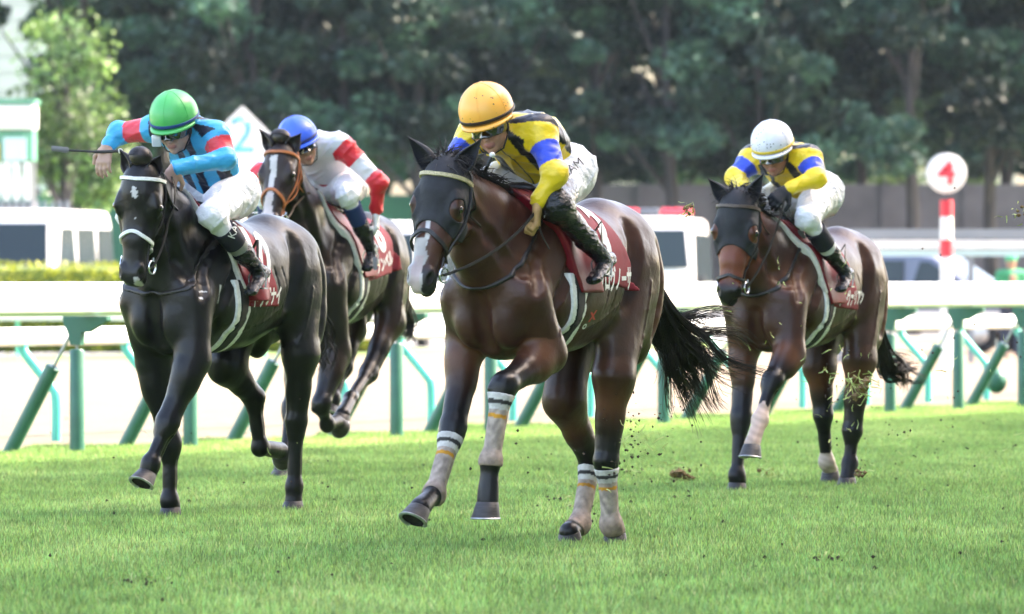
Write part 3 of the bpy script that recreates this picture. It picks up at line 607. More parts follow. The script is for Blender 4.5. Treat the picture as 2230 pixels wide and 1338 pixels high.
def build_horse(cfg):
    fr = cfg['frame']; T = cfg.get('T', 0.0); root = empty('horse', fr.W, fr.rz)
    tag(root, cfg['label'], 'horse', 'racehorses galloping towards the camera')
    Tz = lambda x, y, z: V(x, y, z + T)
    J = {k: [fr.loc(*q) for q in v] for k, v in cfg['legs'].items()}
    J.update(cfg.get('legs_local', {}))
    # head frame
    P0 = fr.loc(*cfg['poll']); Mz = fr.loc(*cfg['muzzle']) if len(cfg['muzzle']) == 3 else V(*cfg['muzzle'][0])
    L = np.linalg.norm(Mz - P0); S = L / .575; e1 = nrm(Mz - P0); ps = math.radians(cfg['yaw'])
    e3 = V(-math.sin(ps), math.cos(ps), math.tan(math.radians(cfg.get('roll', 0)))); e3 = nrm(e3 - e1 * (e1 @ e3)); e2 = np.cross(e1, e3)
    hd = lambda u, v, w: P0 + (e1 * u + e2 * v + e3 * w) * S
    HR = np.stack([e1, e2, e3])
    A = []
    # trunk
    A += [ell(Tz(-.34, 0, 1.20), (.56, .245, .335), k=.08), ell(Tz(-.70, 0, 1.235), (.38, .215, .245), k=.1),
          ell(Tz(.04, 0, 1.17), (.32, .20, .32), k=.1), ell(Tz(.20, 0, 1.10), (.19, .175, .25), k=.07)]
    A += [cap(Tz(-.02, 0, 1.50), Tz(-.32, 0, 1.46), .06, .065, k=.12), ecap(Tz(-.25, 0, 1.36), Tz(-.92, 0, 1.37), (0, 1, 0), (.18, .15), (.19, .155), k=.1)]
    A += [ell(Tz(-.92, 0, 1.34), (.31, .205, .22), k=.1), cap(Tz(-.82, 0, 1.49), Tz(-1.14, 0, 1.40), .065, .055, k=.12)]
    for s in (-1, 1):
        A += [ecap(Tz(-.06, .09 * s, 1.43), Tz(.24, .145 * s, 1.13), (0, 1, 0), (.06, .13), (.09, .135), k=.05),
              ell(Tz(.30, .085 * s, 1.04), (.11, .088, .14), k=.025), ell(Tz(-.05, .19 * s, 1.12), (.17, .06, .13), k=.04),
              ell(Tz(.02, .165 * s, 1.30), (.13, .06, .17), k=.05),
              ell(Tz(-.96, .120 * s, 1.22), (.25, .115, .28), k=.06), ell(Tz(-1.10, .10 * s, 1.14), (.13, .10, .24), k=.05),
              ell(Tz(-.80, .165 * s, 1.32), (.10, .055, .085), k=.06)]
    A += [cap(Tz(-1.14, 0, 1.39), Tz(-1.28, 0, 1.32), .045, .03, k=.05)]
    # legs
    legs = []
    for nm, q in J.items():
        s = -1 if nm[0] == 'R' else 1; fore = nm[1] == 'F'; el_, kn, ft, hb = q[:4]
        flat = nm in cfg.get('flat', ())
        pa = nrm(hb - ft); ax = V(0, 0, -1.) if flat else nrm(pa + V(0, 0, -.001)); ax_s = V(ax[0], 0, ax[2]); ax_s = nrm(ax_s)
        dor = nrm(V(-ax_s[2], 0, ax_s[0])); dor = nrm(dor - ax * (ax @ dor))
        if flat: hb = V(hb[0], hb[1], -.010)
        if nm in cfg.get('sole', {}):                     # tip the sole towards a direction
            ax = nrm(V(*cfg['sole'][nm])); dor = nrm(V(-ax[2], 0, ax[0])); dor = nrm(dor - ax * (ax @ dor))
        cor = hb - ax * .072 - dor * .018
        if fore:
            shp = Tz(.27, .15 * s, 1.14)
            A += [cap(shp, el_, .112, .088, k=.05), ecap(el_ + V(0, 0, .02), lerp(el_, kn, .45), (0, 1, 0), (.082, .098), (.062, .07), k=.05),
                  cap(lerp(el_, kn, .4), kn, .066, .056, k=.03), ell(lerp(el_, kn, .22) + V(.02, .012 * s, 0), (.075, .07, .10), k=.04)]
            A += [ecap(lerp(kn, el_, .05), lerp(kn, ft, .14), (0, 1, 0), (.063, .060), (.052, .050), k=.025)]
            A += [ell(kn + dor * .022 + nrm(el_ - kn) * .012, (.036, .046, .034), k=.012), ell(kn - dor * .046 + nrm(el_ - kn) * .018, (.022, .02, .03), k=.012)] + [ell(kn + V(0, q_ * .036, 0) + nrm(el_ - kn) * .028 * q_, (.030, .020, .026), k=.010) for q_ in (-1, 1)]
            A += [cap(kn, ft, .042, .034, k=.025), cap(lerp(kn, ft, .1) - dor * .026, ft - dor * .022, .026, .026, k=.02)]
        else:
            hip = Tz(-.94, .125 * s, 1.27)
            back = nrm(np.cross(nrm(kn - el_), V(0, 1, 0))); back = back if back[0] < 0 else -back
            A += [ecap(hip, el_, (0, 1, 0), (.115, .185), (.088, .12), k=.06), ecap(el_, lerp(el_, kn, .55), (0, 1, 0), (.088, .115), (.058, .068), k=.05),
                  cap(lerp(el_, kn, .5), kn, .066, .056, k=.03), cap(kn + nrm(el_ - kn) * .03 + back * .058, lerp(el_, kn, .55) + back * .04, .024, .026, k=.02), ell(kn + V(0, .034 * s, 0), (.032, .02, .034), k=.012), ell(kn - V(0, .034 * s, 0), (.032, .02, .034), k=.012)]
            A += [ell(lerp(Tz(-1.07, .115 * s, 1.10), el_ + V(-.14, 0, 0), .35), (.11, .08, .17), k=.06)] if cfg.get('ham', True) else []
            A += [ecap(kn, lerp(kn, ft, .18), (0, 1, 0), (.055, .068), (.044, .052), k=.025), cap(kn, ft, .043, .036, k=.025), cap(lerp(kn, ft, .1) + back * .024, ft - dor * .022, .026, .026, k=.015)]
        A += [sub(cap(lerp(kn, ft, .22) - dor * .014 + V(0, q_ * .043, 0), lerp(kn, ft, .82) - dor * .014 + V(0, q_ * .038, 0), .006, .006, k=.016)) for q_ in (-1, 1)]
        A += [ell(ft, (.047, .045, .052), k=.025), ell(ft - dor * .026, (.030, .032, .036), k=.025), cap(ft, cor, .039, .048, k=.025)]
        legs.append((nm, el_, kn, ft, hb, cor, ax, dor))
    # neck
    nb = Tz(.10, 0, 1.24); ne = hd(.08, -.135, 0); nm_ = lerp(nb, ne, .5) + V(0, 0, cfg.get('arch', .03))
    A += [ecap(nb, nm_, (0, 1, 0), (.155, .27), (.105, .185), k=.12), ecap(nm_, ne, (0, 1, 0), (.105, .185), (.072, .125), k=.08)]
    A += [cap(Tz(-.02, 0, 1.50), nm_ + V(-.02, 0, .10), .05, .04, k=.14), cap(nm_ + V(-.02, 0, .10), hd(0, -.09, 0), .04, .035, k=.08)]
    A += [cap(Tz(.22, 0, 1.10), lerp(nb, nm_, .9) + V(.13, 0, -.12), .07, .045, k=.12)]
    for s in (-1, 1): A += [cap(Tz(.18, .11 * s, 1.14), hd(.14, -.2, .045 * s), .055, .03, k=.06)]
    # head
    B = []
    B += [ell(hd(.10, -.085, 0), (.145 * S, .10 * S, .106 * S), HR, .05), ecap(hd(.14, -.072, 0), hd(.36, -.064, 0), e3, (.104 * S, .070 * S), (.066 * S, .054 * S), .03),
          ecap(hd(.36, -.062, 0), hd(.52, -.066, 0), e3, (.066 * S, .054 * S), (.060 * S, .05 * S), .03)]
    for s in (-1, 1):
        B += [ell(hd(.195, -.054, .090 * s), (.062 * S, .036 * S, .036 * S), HR, .025), ell(hd(.21, -.165, .066 * s), (.125 * S, .105 * S, .042 * S), HR, .04),
              cap(hd(.23, -.09, .108 * s), hd(.37, -.09, .068 * s), .015, .011, .02), cap(hd(.140, -.035, .088 * s), hd(.20, -.028, .108 * s), .015, .012, .015)]
    B += [ecap(hd(.20, -.19, 0), hd(.50, -.125, 0), e3, (.070 * S, .045 * S), (.042 * S, .028 * S), .04)]
    B += [ell(hd(.545, -.075, 0), (.055 * S, .055 * S, .058 * S), HR, .03), ell(hd(.565, -.135, 0), (.035 * S, .032 * S, .036 * S), HR, .02)]
    for s in (-1, 1):
        B += [ell(hd(.525, -.034, .044 * s), (.045 * S, .026 * S, .027 * S), HR, .02), ell(hd(.56, -.10, .036 * s), (.035 * S, .022 * S, .022 * S), HR, .02)]
        B += [sub(ell(hd(.19 + .01, -.052, .141 * s), (.024 * S, .017 * S, .017 * S), HR, .01)),
              sub(ell(hd(.538, -.022, .066 * s), (.031 * S, .017 * S, .022 * S), HR, .012))]
    B += [sub(ecap(hd(.60, -.117, 0), hd(.50, -.112, 0), e3, (.07 * S, .004), (.07 * S, .004), .008))]
    A += B
    # muscle edges, the groove of the jugular, the flank hollow, veins
    def groove(pts, r, k, ridge=False, sides=(-1, 1), N=None):
        for s in sides:
            P = np.array([V(p[0], 0, p[2]) if N is None else V(p[0], s * p[1], p[2]) for p in catmull(pts, 3)]); nn = V(0, s, 0) if N is None else V(N[0], N[1] * s, N[2])
            Q = project(A, P, nn, .5, 0); g_ = grad(A, Q)
            for i in range(len(Q) - 1):
                if ridge: A.append(cap(Q[i] - g_[i] * r * .3, Q[i + 1] - g_[i + 1] * r * .3, r, r, k=k))
                else: A.append(sub(cap(Q[i], Q[i + 1], r, r, k=k)))
    groove([Tz(-.20, 0, 1.42), Tz(-.25, 0, 1.25), Tz(-.16, 0, 1.06), Tz(-.06, 0, 1.0)], .004, .04)
    groove([Tz(.10, 0, 1.44), Tz(.24, 0, 1.30), Tz(.33, 0, 1.16)], .010, .05)
    groove([Tz(-.02, 0, 1.28), Tz(.10, 0, 1.10), Tz(.05, 0, .98)], .006, .04)
    groove([Tz(-.78, 0, 1.46), Tz(-.74, 0, 1.28), Tz(-.70, 0, 1.10)], .004, .08)
    groove([Tz(-1.04, 0, 1.36), Tz(-1.07, 0, 1.15), Tz(-1.04, 0, .95)], .002, .07)
    groove([hd(.22, -.2, 0), lerp(nm_, ne, .5) + V(.05, 0, -.06), Tz(.34, 0, 1.24)], .012, .05)
    groove([Tz(.46, .0, 1.16), Tz(.44, .0, 1.02), Tz(.38, .0, .90)], .016, .05, N=(1, 0, 0), sides=(1,))
    for vp in ([Tz(-.62, 0, 1.10), Tz(-.42, 0, 1.02), Tz(-.25, 0, .98)], [Tz(-.02, 0, 1.2), Tz(.08, 0, 1.06), Tz(.14, 0, .96)], [Tz(-.9, 0, 1.2), Tz(-.86, 0, 1.0), Tz(-.8, 0, .86)]): groove(vp, .005, .012, True)
    for k_ in range(3): groove([Tz(-.40 - .09 * k_, 0, 1.30), Tz(-.45 - .09 * k_, 0, 1.18), Tz(-.42 - .09 * k_, 0, 1.06)], .001, .014)
    hwhite = cfg.get('white'); base = np.array(cfg['coat']); blk = np.array(cfg.get('points', (.010, .009, .009)))
    def color(P):
        n = len(P); c = np.tile(base, (n, 1))
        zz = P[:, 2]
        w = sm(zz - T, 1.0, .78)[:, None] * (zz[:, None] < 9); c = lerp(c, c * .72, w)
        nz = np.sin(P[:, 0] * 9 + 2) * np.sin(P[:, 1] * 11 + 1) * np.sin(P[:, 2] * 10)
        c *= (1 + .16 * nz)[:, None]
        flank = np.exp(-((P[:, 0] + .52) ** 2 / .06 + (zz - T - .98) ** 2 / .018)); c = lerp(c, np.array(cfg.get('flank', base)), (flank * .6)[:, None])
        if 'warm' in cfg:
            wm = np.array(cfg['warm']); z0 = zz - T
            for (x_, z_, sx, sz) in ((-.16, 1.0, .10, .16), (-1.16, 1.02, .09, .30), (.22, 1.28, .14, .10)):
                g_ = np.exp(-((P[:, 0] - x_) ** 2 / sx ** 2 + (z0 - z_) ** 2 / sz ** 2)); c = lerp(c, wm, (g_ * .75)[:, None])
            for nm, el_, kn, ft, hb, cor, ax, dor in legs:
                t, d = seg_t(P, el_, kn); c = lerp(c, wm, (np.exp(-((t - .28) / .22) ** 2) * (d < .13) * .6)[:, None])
        for nm, el_, kn, ft, hb, cor, ax, dor in legs:
            t, d = seg_t(P, el_, kn); w = sm(t, .35, .85) * (d < .13); c = lerp(c, blk, w[:, None])
            for a, b in ((kn, ft), (ft, cor)):
                t, d = seg_t(P, a, b); w = (d < .085).astype(float); c = lerp(c, blk, w[:, None])
            if nm in cfg.get('socks', {}):
                hi, cc = cfg['socks'][nm]; t, d = seg_t(P, kn, ft); t2, d2 = seg_t(P, ft, cor)
                jag = .06 * np.sin(P[:, 1] * 140) * np.sin(P[:, 0] * 90)
                w = (((t > hi + jag) & (d < .075)) | ((d2 < .07))).astype(float); c = lerp(c, np.array(cc) * (1 + .25 * np.sin(P[:, 2:3] * 160 + P[:, 1:2] * 70) * .5), w[:, None])
        q = (P - P0) / S; u = q @ e1; v = q @ e2; wv = q @ e3; hm = (u > -.12) & (u < .72) & (v > -.30) & (v < .12) & (np.abs(wv) < .16)
        hb_ = np.array(cfg.get('headc', base)); c = np.where(hm[:, None], lerp(c, hb_, (sm(v, -.26, -.18) * sm(u, -.05, .1))[:, None]), c)
        c = lerp(c, np.array(cfg.get('muzc', (.022, .02, .02))), (hm * sm(u, .45, .52))[:, None])
        for f, cc in cfg.get('facemarks', []):
            m = hm & (v > -.1) & f(u, wv, v); c = lerp(c, np.array(cc), m[:, None].astype(float))
        nost = np.minimum(np.linalg.norm(np.stack([u - .538, v + .03, wv - .062], 1), axis=1), np.linalg.norm(np.stack([u - .538, v + .03, wv + .062], 1), axis=1))
        for s in (-1, 1):
            e = np.sqrt(((u - .538) / .03) ** 2 + ((v + .024) / .02) ** 2 + ((wv - s * .058) / .022) ** 2); c = lerp(c, np.array((.006, .004, .004)), (hm * sm(e, 1.0, .7))[:, None])
            e = np.linalg.norm(np.stack([u - .2, v + .05, wv - s * .118], 1), axis=1); c = lerp(c, blk, (hm * sm(e, .055, .03) * .7)[:, None])
        for (px, py, lat, rx, rz) in cfg.get('flecks', []):
            a = fr.loc(px, py, lat); m = ((P[:, 0] - a[0]) / rx) ** 2 + ((zz - a[2]) / rz) ** 2 < 1 + .5 * np.sin(P[:, 2] * 400)
            c = lerp(c, np.array((.6, .6, .6)), (m & (P[:, 1] > 0))[:, None].astype(float))
        return np.clip(c, 0, 1)
    h = cfg.get('h', .009)
    def wrinkle(X, Y, Z):                                 # muscle edges and skin folds
        return .0022 * np.sin(X * 23 + Z * 13) * np.sin(Z * 19 - X * 8 + Y * 9)
    body = sdf_mesh('body', A, h, M['coat'], root, color, disp=wrinkle)
    R = dict(root=root, fr=fr, prims=A, hd=hd, HR=HR, S=S, T=T, legs=legs, P0=P0, e=(e1, e2, e3), cfg=cfg, Tz=Tz, nm=nm_, ne=ne, B=B)
    # eyes
    for s in (-1, 1):
        ec = project(B, np.array([hd(.20, -.052, .02 * s)]), e3 * s, .25, -.010)[0]; MB().ball(ec, .0215 * S, 14, 10).build('eye', M['eye'], root)
    # ears
    em = M['hood'] if cfg.get('hood') else M['coat']
    hoodo = None
    if cfg.get('hood'):
        def reg(X, Y, Z):
            x, y, z = X - P0[0], Y - P0[1], Z - P0[2]
            u = (x * e1[0] + y * e1[1] + z * e1[2]) / S; v = (x * e2[0] + y * e2[1] + z * e2[2]) / S; w = (x * e3[0] + y * e3[1] + z * e3[2]) / S
            low = u - (.275 + 6 * w * w)
            low = np.maximum(low, u - .37); r = np.maximum(low, -.2 - v); r = np.maximum(r, -.06 - u)
            for s in (-1, 1):
                e = (np.sqrt(((u - .205) / .050) ** 2 + ((w - s * .122) / .042) ** 2 + ((v + .05) / .075) ** 2) - 1) * .05; r = np.maximum(r, -e)
            return r * S
        lo, hi = pbounds(B, .03); hoodo = sdf_mesh('hood', A, .0055, M['hood'], root, region=reg, off=.006, box=(lo, hi))
    for i, s in enumerate((-1, 1)):
        b = hd(.03, -.055, .060 * s); tip = fr.on(*cfg['ears'][i], b, .0); d = tip - b; Le = np.linalg.norm(d); d = nrm(d)
        op = nrm(e2 * cfg.get('earopen', (.8, .35))[0] + e3 * s * cfg.get('earopen', (.8, .35))[1]); op = nrm(op - d * (d @ op)); sd = np.cross(d, op)
        mb = MB(); n = 12; K = 9; wmax = .036 * cfg.get('earw', 1)
        for j in range(n + 1):
            t = j / n; wd = wmax * (.75 + .5 * math.sin(math.pi * min(t * 1.15, 1) ** .8)) * max(1 - t ** 2.6, .03); bend = op * (-.012 * math.sin(math.pi * t)) + sd * s * .0
            c = b + d * Le * t + bend
            for inn in (0, 1):
                for k_ in range(K):
                    a = math.radians(-118 + 236 * (k_ if not inn else K - 1 - k_) / (K - 1)); r = wd * (1 if not inn else .80)
                    mb.v.append(tuple(c - op * math.cos(a) * r * .8 + sd * math.sin(a) * r + op * .004 * inn))
        m = 2 * K
        for j in range(n):
            for k_ in range(m): mb.f.append((j * m + k_, j * m + (k_ + 1) % m, (j + 1) * m + (k_ + 1) % m, (j + 1) * m + k_))
        mb.f.append(tuple(n * m + k_ for k_ in range(m)))
        ecol = np.tile(base * .8, (len(mb.v), 1)); 
        for j in range(n + 1):
            ecol[j * m + K:(j + 1) * m] = np.array((.035, .03, .03)) if not cfg.get('hood') else 0
            if j > n - 3 and not cfg.get('hood'): ecol[j * m:(j + 1) * m] *= .5
        o = mesh_obj('ear_cover' if cfg.get('hood') else 'ear', mb.v, mb.f, em, hoodo if hoodo else root, True, ecol)
    # hooves
    for nm, el_, kn, ft, hb, cor, ax, dor in legs:
        sd = nrm(np.cross(ax, dor)); mb = MB(); n = 20; hc = cfg.get('hoofs', 1.17)
        for j, (t, rw, rl, sh) in enumerate(((0, .040, .042, 0), (.06, .0435, .046, 0), (.55, .05, .054, .005), (1, .056, .062, .012))):
            c = lerp(cor, hb, t)
            for k_ in range(n):
                a = 2 * math.pi * k_ / n; rr = rl if math.cos(a) > 0 else rl * .8
                mb.v.append(tuple(c + dor * (math.cos(a) * rr * hc) + sd * math.sin(a) * rw * hc))
        for j in range(3):
            for k_ in range(n): mb.f.append((j * n + k_, j * n + (k_ + 1) % n, (j + 1) * n + (k_ + 1) % n, (j + 1) * n + k_))
        mb.f.append(tuple(range(n))[::-1]); 
        b0 = len(mb.v)
        for k_ in range(n):                                # recessed sole
            a = 2 * math.pi * k_ / n; rr = .044 if math.cos(a) > 0 else .034; mb.v.append(tuple(hb - ax * .008 + dor * math.cos(a) * rr * hc + sd * math.sin(a) * .04 * hc))
        nb0 = len(mb.f)
        for k_ in range(n): mb.f.append((3 * n + k_, 3 * n + (k_ + 1) % n, b0 + (k_ + 1) % n, b0 + k_))
        mb.f.append(tuple(b0 + k_ for k_ in range(n)))
        fm = [0] * nb0 + [1] * (n + 1)
        ho = mesh_obj('hoof', mb.v, mb.f, None, root, True, mats=[M['hoof'], M['sole']], fmat=fm)
        try: ho.data.set_sharp_from_angle(angle=math.radians(40))
        except Exception: pass
        pts = []; 
        for k_ in range(17):
            a = math.radians(-140 + 280 * k_ / 16); rr = .057 if math.cos(a) > 0 else .05; pts.append(hb + ax * .003 + dor * math.cos(a) * rr * hc + sd * math.sin(a) * .051 * hc)
        s_ = MB(); s_.tube(pts, .0065, 6, flat=(.8, 1.4), ref=ax); s_.build('horseshoe', M['shoe'], ho)
    # bandages
    for nm, kw in cfg.get('bands', {}).items():
        q = [l for l in legs if l[0] == nm][0]; _, el_, kn, ft, hb, cor, ax, dor = q
        a = lerp(kn, ft, kw[0]); b = ft; b2 = lerp(ft, cor, kw[1])
        LP = [p for p in A if p['t'] != 'ell' or True]
        d1 = nrm(ft - kn); d2 = nrm(cor - ft)
        def reg(X, Y, Z, a=a, d1=d1, b2=b2, d2=d2, ft=ft, kn=kn):
            x = lambda p, d: (X - p[0]) * d[0] + (Y - p[1]) * d[1] + (Z - p[2]) * d[2]
            r = np.maximum(-x(a, d1), x(b2, d2))
            m = lerp(kn, ft, .5); rad = np.sqrt((X - m[0]) ** 2 + (Y - m[1]) ** 2 + (Z - m[2]) ** 2) - .21
            return np.maximum(r, rad)
        def bc(P, a=a, ft=ft, cor=cor):
            t, d = seg_t(P, a, ft); c = np.tile(np.array((.40, .32, .27)), (len(P), 1))
            rn = np.sin(P[:, 2] * 90 + 3 * np.sin(P[:, 1] * 60)) * np.sin(P[:, 0] * 70); c *= (1 + .22 * rn)[:, None]
            c = lerp(c, np.array((.30, .20, .15)), (sm(t, .75, 1) * .55)[:, None])
            c = np.where((t < .24)[:, None], np.array((.60, .57, .54)), c)
            c = np.where(((t > .10) & (t < .16))[:, None], np.array((.035, .032, .03)), c)
            c = np.where(((t > .31) & (t < .37) & (P[:, 0] > lerp(a, ft, .34)[0] - .012))[:, None], np.array((.55, .25, .02)), c)
            return c
        lo = np.minimum(np.minimum(a, ft), cor) - .09; hi = np.maximum(np.maximum(a, ft), cor) + .09
        sdf_mesh('bandage', A, .006, M['band'], root, bc, region=reg, off=.0045, box=(lo, hi))
    # tack: shells that follow the body
    def pl(X, Y, Z, p, d): return (X - p[0]) * d[0] + (Y - p[1]) * d[1] + (Z - p[2]) * d[2]
    fx = cfg.get('flapx', 0.0)
    tb = (Tz(-.86, -.42, .7), Tz(.25, .42, 1.72)); box = (V(*tb[0]), V(*tb[1]))
    fn = nrm(V(1, 0, -.56)); f0 = Tz(.13 + fx, 0, 1.55)
    cloth_b = cfg.get('clothz', 1.185 + 0) ; clen = cfg.get('clothx', -.76)
    cb = fr.loc(*cfg['cloth'][1]); ct = fr.loc(*cfg['cloth'][0]); rear = nrm(V(-1, 0, cfg.get('clothslope', .35)))
    def creg(X, Y, Z):
        r = np.maximum(pl(X, Y, Z, cb, rear), -(X - (-.16 + fx)))
        r = np.maximum(pl(X, Y, Z, cb, rear), (X - (-.10 + fx))); return np.maximum(r, cb[2] - Z - .12 * 0 + (X - cb[0]) * cfg.get('hem', 0.0))
    cl = sdf_mesh('saddle_cloth', A, .009, M['red'], root, region=creg, off=.014, box=box)
    def freg(X, Y, Z, zb=cfg.get('flapb', 1.165)):
        r = np.maximum(pl(X, Y, Z, f0, fn), -pl(X, Y, Z, f0 - fn * .20, fn)); r = np.maximum(r, (zb + T) - Z)
        return np.maximum(r, .01 + 0 * Y)if False else r
    cfl = cfg.get('flare', .012)
    def fdisp(X, Y, Z): return -cfl * np.clip((1.42 + T - Z) / .25, 0, 1.3) * np.clip(.5 + np.sin(X * 20) * .5, 0, 1) + 0 * Y
    sdf_mesh('saddle_flap', A, .008, M['darkred'], root, region=freg, off=.028, box=box, disp=fdisp)
    if cfg.get('pad', True):
        def preg(X, Y, Z): return np.maximum(np.maximum(pl(X, Y, Z, f0 + fn * .028, fn), -pl(X, Y, Z, f0 - fn * .01, fn)), 1.19 + T - Z)
        sdf_mesh('saddle_pad', A, .007, M['pad'], root, region=preg, off=.02, box=box)
    gx = cfg.get('girthx', -.12); gn = nrm(V(1, 0, cfg.get('girths', -.12))); g0 = Tz(gx, 0, 1.0)
    def greg(w0, w1):
        def f(X, Y, Z):
            q = pl(X, Y, Z, g0, gn); return np.maximum(np.maximum(q - w1, w0 - q), Z - 1.24 - T)
        return f
    gi = sdf_mesh('girth', A, .007, M['lining'], root, region=greg(-.046, .046), off=.016, box=box)
    for (s, size, px, py, mt_) in cfg.get('girthmark', []): lettering('emblem', s, size, fr.loc(px, py, .2), V(-.97, 0, .2), V(.2, 0, .97), mt_, gi, A, V(0, 1, 0), .15, .019, .002, .03, 1.3)
    sdf_mesh('girth_edging', A, .007, M['whitestrap'], root, region=greg(.042, .092), off=.012, box=box)
    sdf_mesh('girth_edging', A, .007, M['whitestrap'], root, region=greg(-.096, -.042), off=.012, box=box)
    # saddle: low racing saddle seat
    sp = []
    for x in np.linspace(-.42, .02, 6): sp.append(Tz(x + fx * .5, 0, 1.585 + .04 * ((x + .2) / .22) ** 2))
    sdl = [ecap(sp[i], sp[i + 1], (0, 1, 0), (.085, .028), (.085, .028), k=.03) for i in range(5)]
    sdf_mesh('saddle', sdl, .008, M['leather'], root)
    # neck strap
    if cfg.get('strap'):
        p0 = Tz(*cfg['strap'][0]); nn = nrm(V(*cfg['strap'][1]))
        def sreg(X, Y, Z): return np.maximum(np.abs(pl(X, Y, Z, p0, nn)) - .008, X * 0 + (.02 - X))
        sdf_mesh('neck_strap', A, .006, M['leather'], root, region=sreg, off=.007, box=(Tz(-.1, -.32, .9), Tz(.75, .32, 1.75)))
    # bridle
    bm_ = {'whitestrap': M['whitestrap'], 'tan': M['tan'], 'rope': M['rope'], 'leather': M['leather'], 'brownleather': M['brownleather']}
    offs = .011 if cfg.get('hood') else .004
    def strap(mb, uvw, w=.018, th=.006, o=None):
        pts = np.array([hd(*q) for q in catmull(uvw, 5)]); c = [np.asarray(q) for q in catmull(uvw, 5)]
        N = np.array([nrm(hd(q[0], q[1], q[2]) - hd(q[0] - .0, -.095, 0)) for q in c])
        P = project(A, pts, N, .06, offs if o is None else o); ribbon(mb, P, N, w, th); return P
    br = MB()
    for s in (-1, 1):
        strap(br, [(.0, -.10, .075 * s), (.07, -.125, .10 * s), (.22, -.13, .10 * s), (.38, -.11, .08 * s), (.485, -.10, .07 * s)], .017)
        strap(br, [(.075, -.13, .10 * s), (.17, -.20, .09 * s), (.24, -.28, .03 * s)], .012)
        if cfg.get('double'): strap(br, [(.06, -.15, .1 * s), (.22, -.165, .09 * s), (.40, -.14, .08 * s), (.49, -.11, .07 * s)], .012)
    bridle = br.build('bridle', bm_[cfg['cheek']], root)
    bb = MB(); strap(bb, [(.065, -.13, -.10), (.06, -.06, -.085), (.062, .02, -.04), (.064, .03, 0), (.062, .02, .04), (.06, -.06, .085), (.065, -.13, .10)], .020, .009)
    bb.build('browband', bm_[cfg['brow']], bridle)
    nv = cfg.get('nose', .345); nd = cfg.get('nosedrop', .075)
    nbm = MB(); strap(nbm, [(nv + nd + .02, -.2, 0), (nv + nd, -.15, -.06), (nv + nd * .6, -.08, -.08), (nv, .01, -.04), (nv - .01, .03, 0), (nv, .01, .04), (nv + nd * .6, -.08, .08), (nv + nd, -.15, .06), (nv + nd + .02, -.2, 0)], .020, .009)
    nbm.build('noseband', bm_[cfg['noseb']], bridle)
    if cfg.get('crossnose'):
        x_ = MB()
        for s in (-1, 1): strap(x_, [(nv + .02, -.03, .06 * s), (.43, -.11, .075 * s), (.50, -.13, .06 * s)], .014); strap(x_, [(.24, -.13, .1 * s), (.34, -.12, .09 * s), (.44, -.12, .075 * s)], .02)
        x_.build('cross_strap', bm_[cfg['noseb']], bridle)
    bits = {}
    for s in (-1, 1):
        c = hd(.495, -.108, .082 * s); bits[s] = c
        mb = MB().torus(c, .034, .0055, nrm(e3 + e2 * .2 * s), 22, 6); mb.tube([c - e1 * .03, c - e1 * .05], .008, 6); mb.tube([c, hd(.50, -.108, .05 * s)], .007, 6)
        mb.build('bit_ring', M['metal'], bridle)
    R['bits'] = bits
    # mane and forelock
    mb = MB(); rng = random.Random(cfg['seed'])
    c0 = hd(-.01, -.06, 0); c1 = nm_ + V(-.02, 0, .145); c2 = Tz(.03, 0, 1.555)
    tt = np.array([rng.random() for _ in range(cfg.get('mane_n', 260))])[:, None]
    pp = (1 - tt) ** 2 * c0 + 2 * tt * (1 - tt) * (c1 + V(0, 0, .02)) + tt * tt * c2; pp = project(A, pp, V(0, 0, 1), .12, -.004)
    for p in pp:
        p = p + V(0, rng.uniform(-.012, .012), 0)
        Lm = rng.uniform(.07, .15); sd = cfg.get('maneside', -1)
        v = nrm(V(-.7 + rng.gauss(0, .3), sd * .4 + rng.gauss(0, .35), .75 + rng.gauss(0, .2))); pts = [p]
        for j in range(5): v = nrm(v + V(-.10, sd * .14, -.30) + V(rng.gauss(0, .16), rng.gauss(0, .16), rng.gauss(0, .16))); pts.append(pts[-1] + v * Lm / 5)
        strand(mb, pts, rng.uniform(.002, .005))
    for i in range(cfg.get('tuft_n', 160)):
        w = rng.uniform(-1, 1); p = hd(rng.uniform(-.03, .03), -.055 + rng.uniform(-.03, .02), .05 * w); Lm = rng.uniform(.06, .12) * cfg.get('tuft_l', 1)
        v = nrm(-e1 * .6 + e3 * (w * .5 + cfg.get('tuft_s', 0)) - e2 * .35 + V(*[rng.gauss(0, .3) for _ in range(3)])); pts = [p]
        for j in range(5): v = nrm(v + e1 * .28 + V(*[rng.gauss(0, .22) for _ in range(3)])); pts.append(pts[-1] + v * Lm / 5)
        strand(mb, pts, rng.uniform(.002, .0045))
    mb.build('mane', M['hair'], root, auto=False)
    if cfg.get('bun'):
        c = hd(-.05, -.03, 0); mb = MB().ball(c, (.05, .058, .06), 20, 12, HR.T)
        for i in range(160):
            a = rng.uniform(0, 2 * math.pi); r0 = rng.uniform(.6, 1.0); pts = []
            for j in range(5):
                th = j / 4 * 1.5; q = V(-.051 * math.cos(th), .059 * math.sin(th) * math.cos(a) + .006, .061 * math.sin(th) * math.sin(a)); pts.append(c + HR.T @ (q * (1 + rng.uniform(0, .03))))
            strand(mb, pts, .003, .002)
        mb.build('forelock', M['hair'], root)
    # tail
    mb = MB(); tp = [Tz(-1.27, 0, 1.36)] + [fr.loc(*q) for q in cfg['tail']]
    cen = catmull(tp, 5); m = len(cen)
    NCL = cfg.get('tail_c', 22); CLP = [(rng.uniform(0, 6.28), math.sqrt(rng.random()), V(rng.gauss(0, .5), rng.gauss(0, 1), rng.gauss(0, 1.1)), rng.uniform(.12, .35)) for _ in range(NCL)]
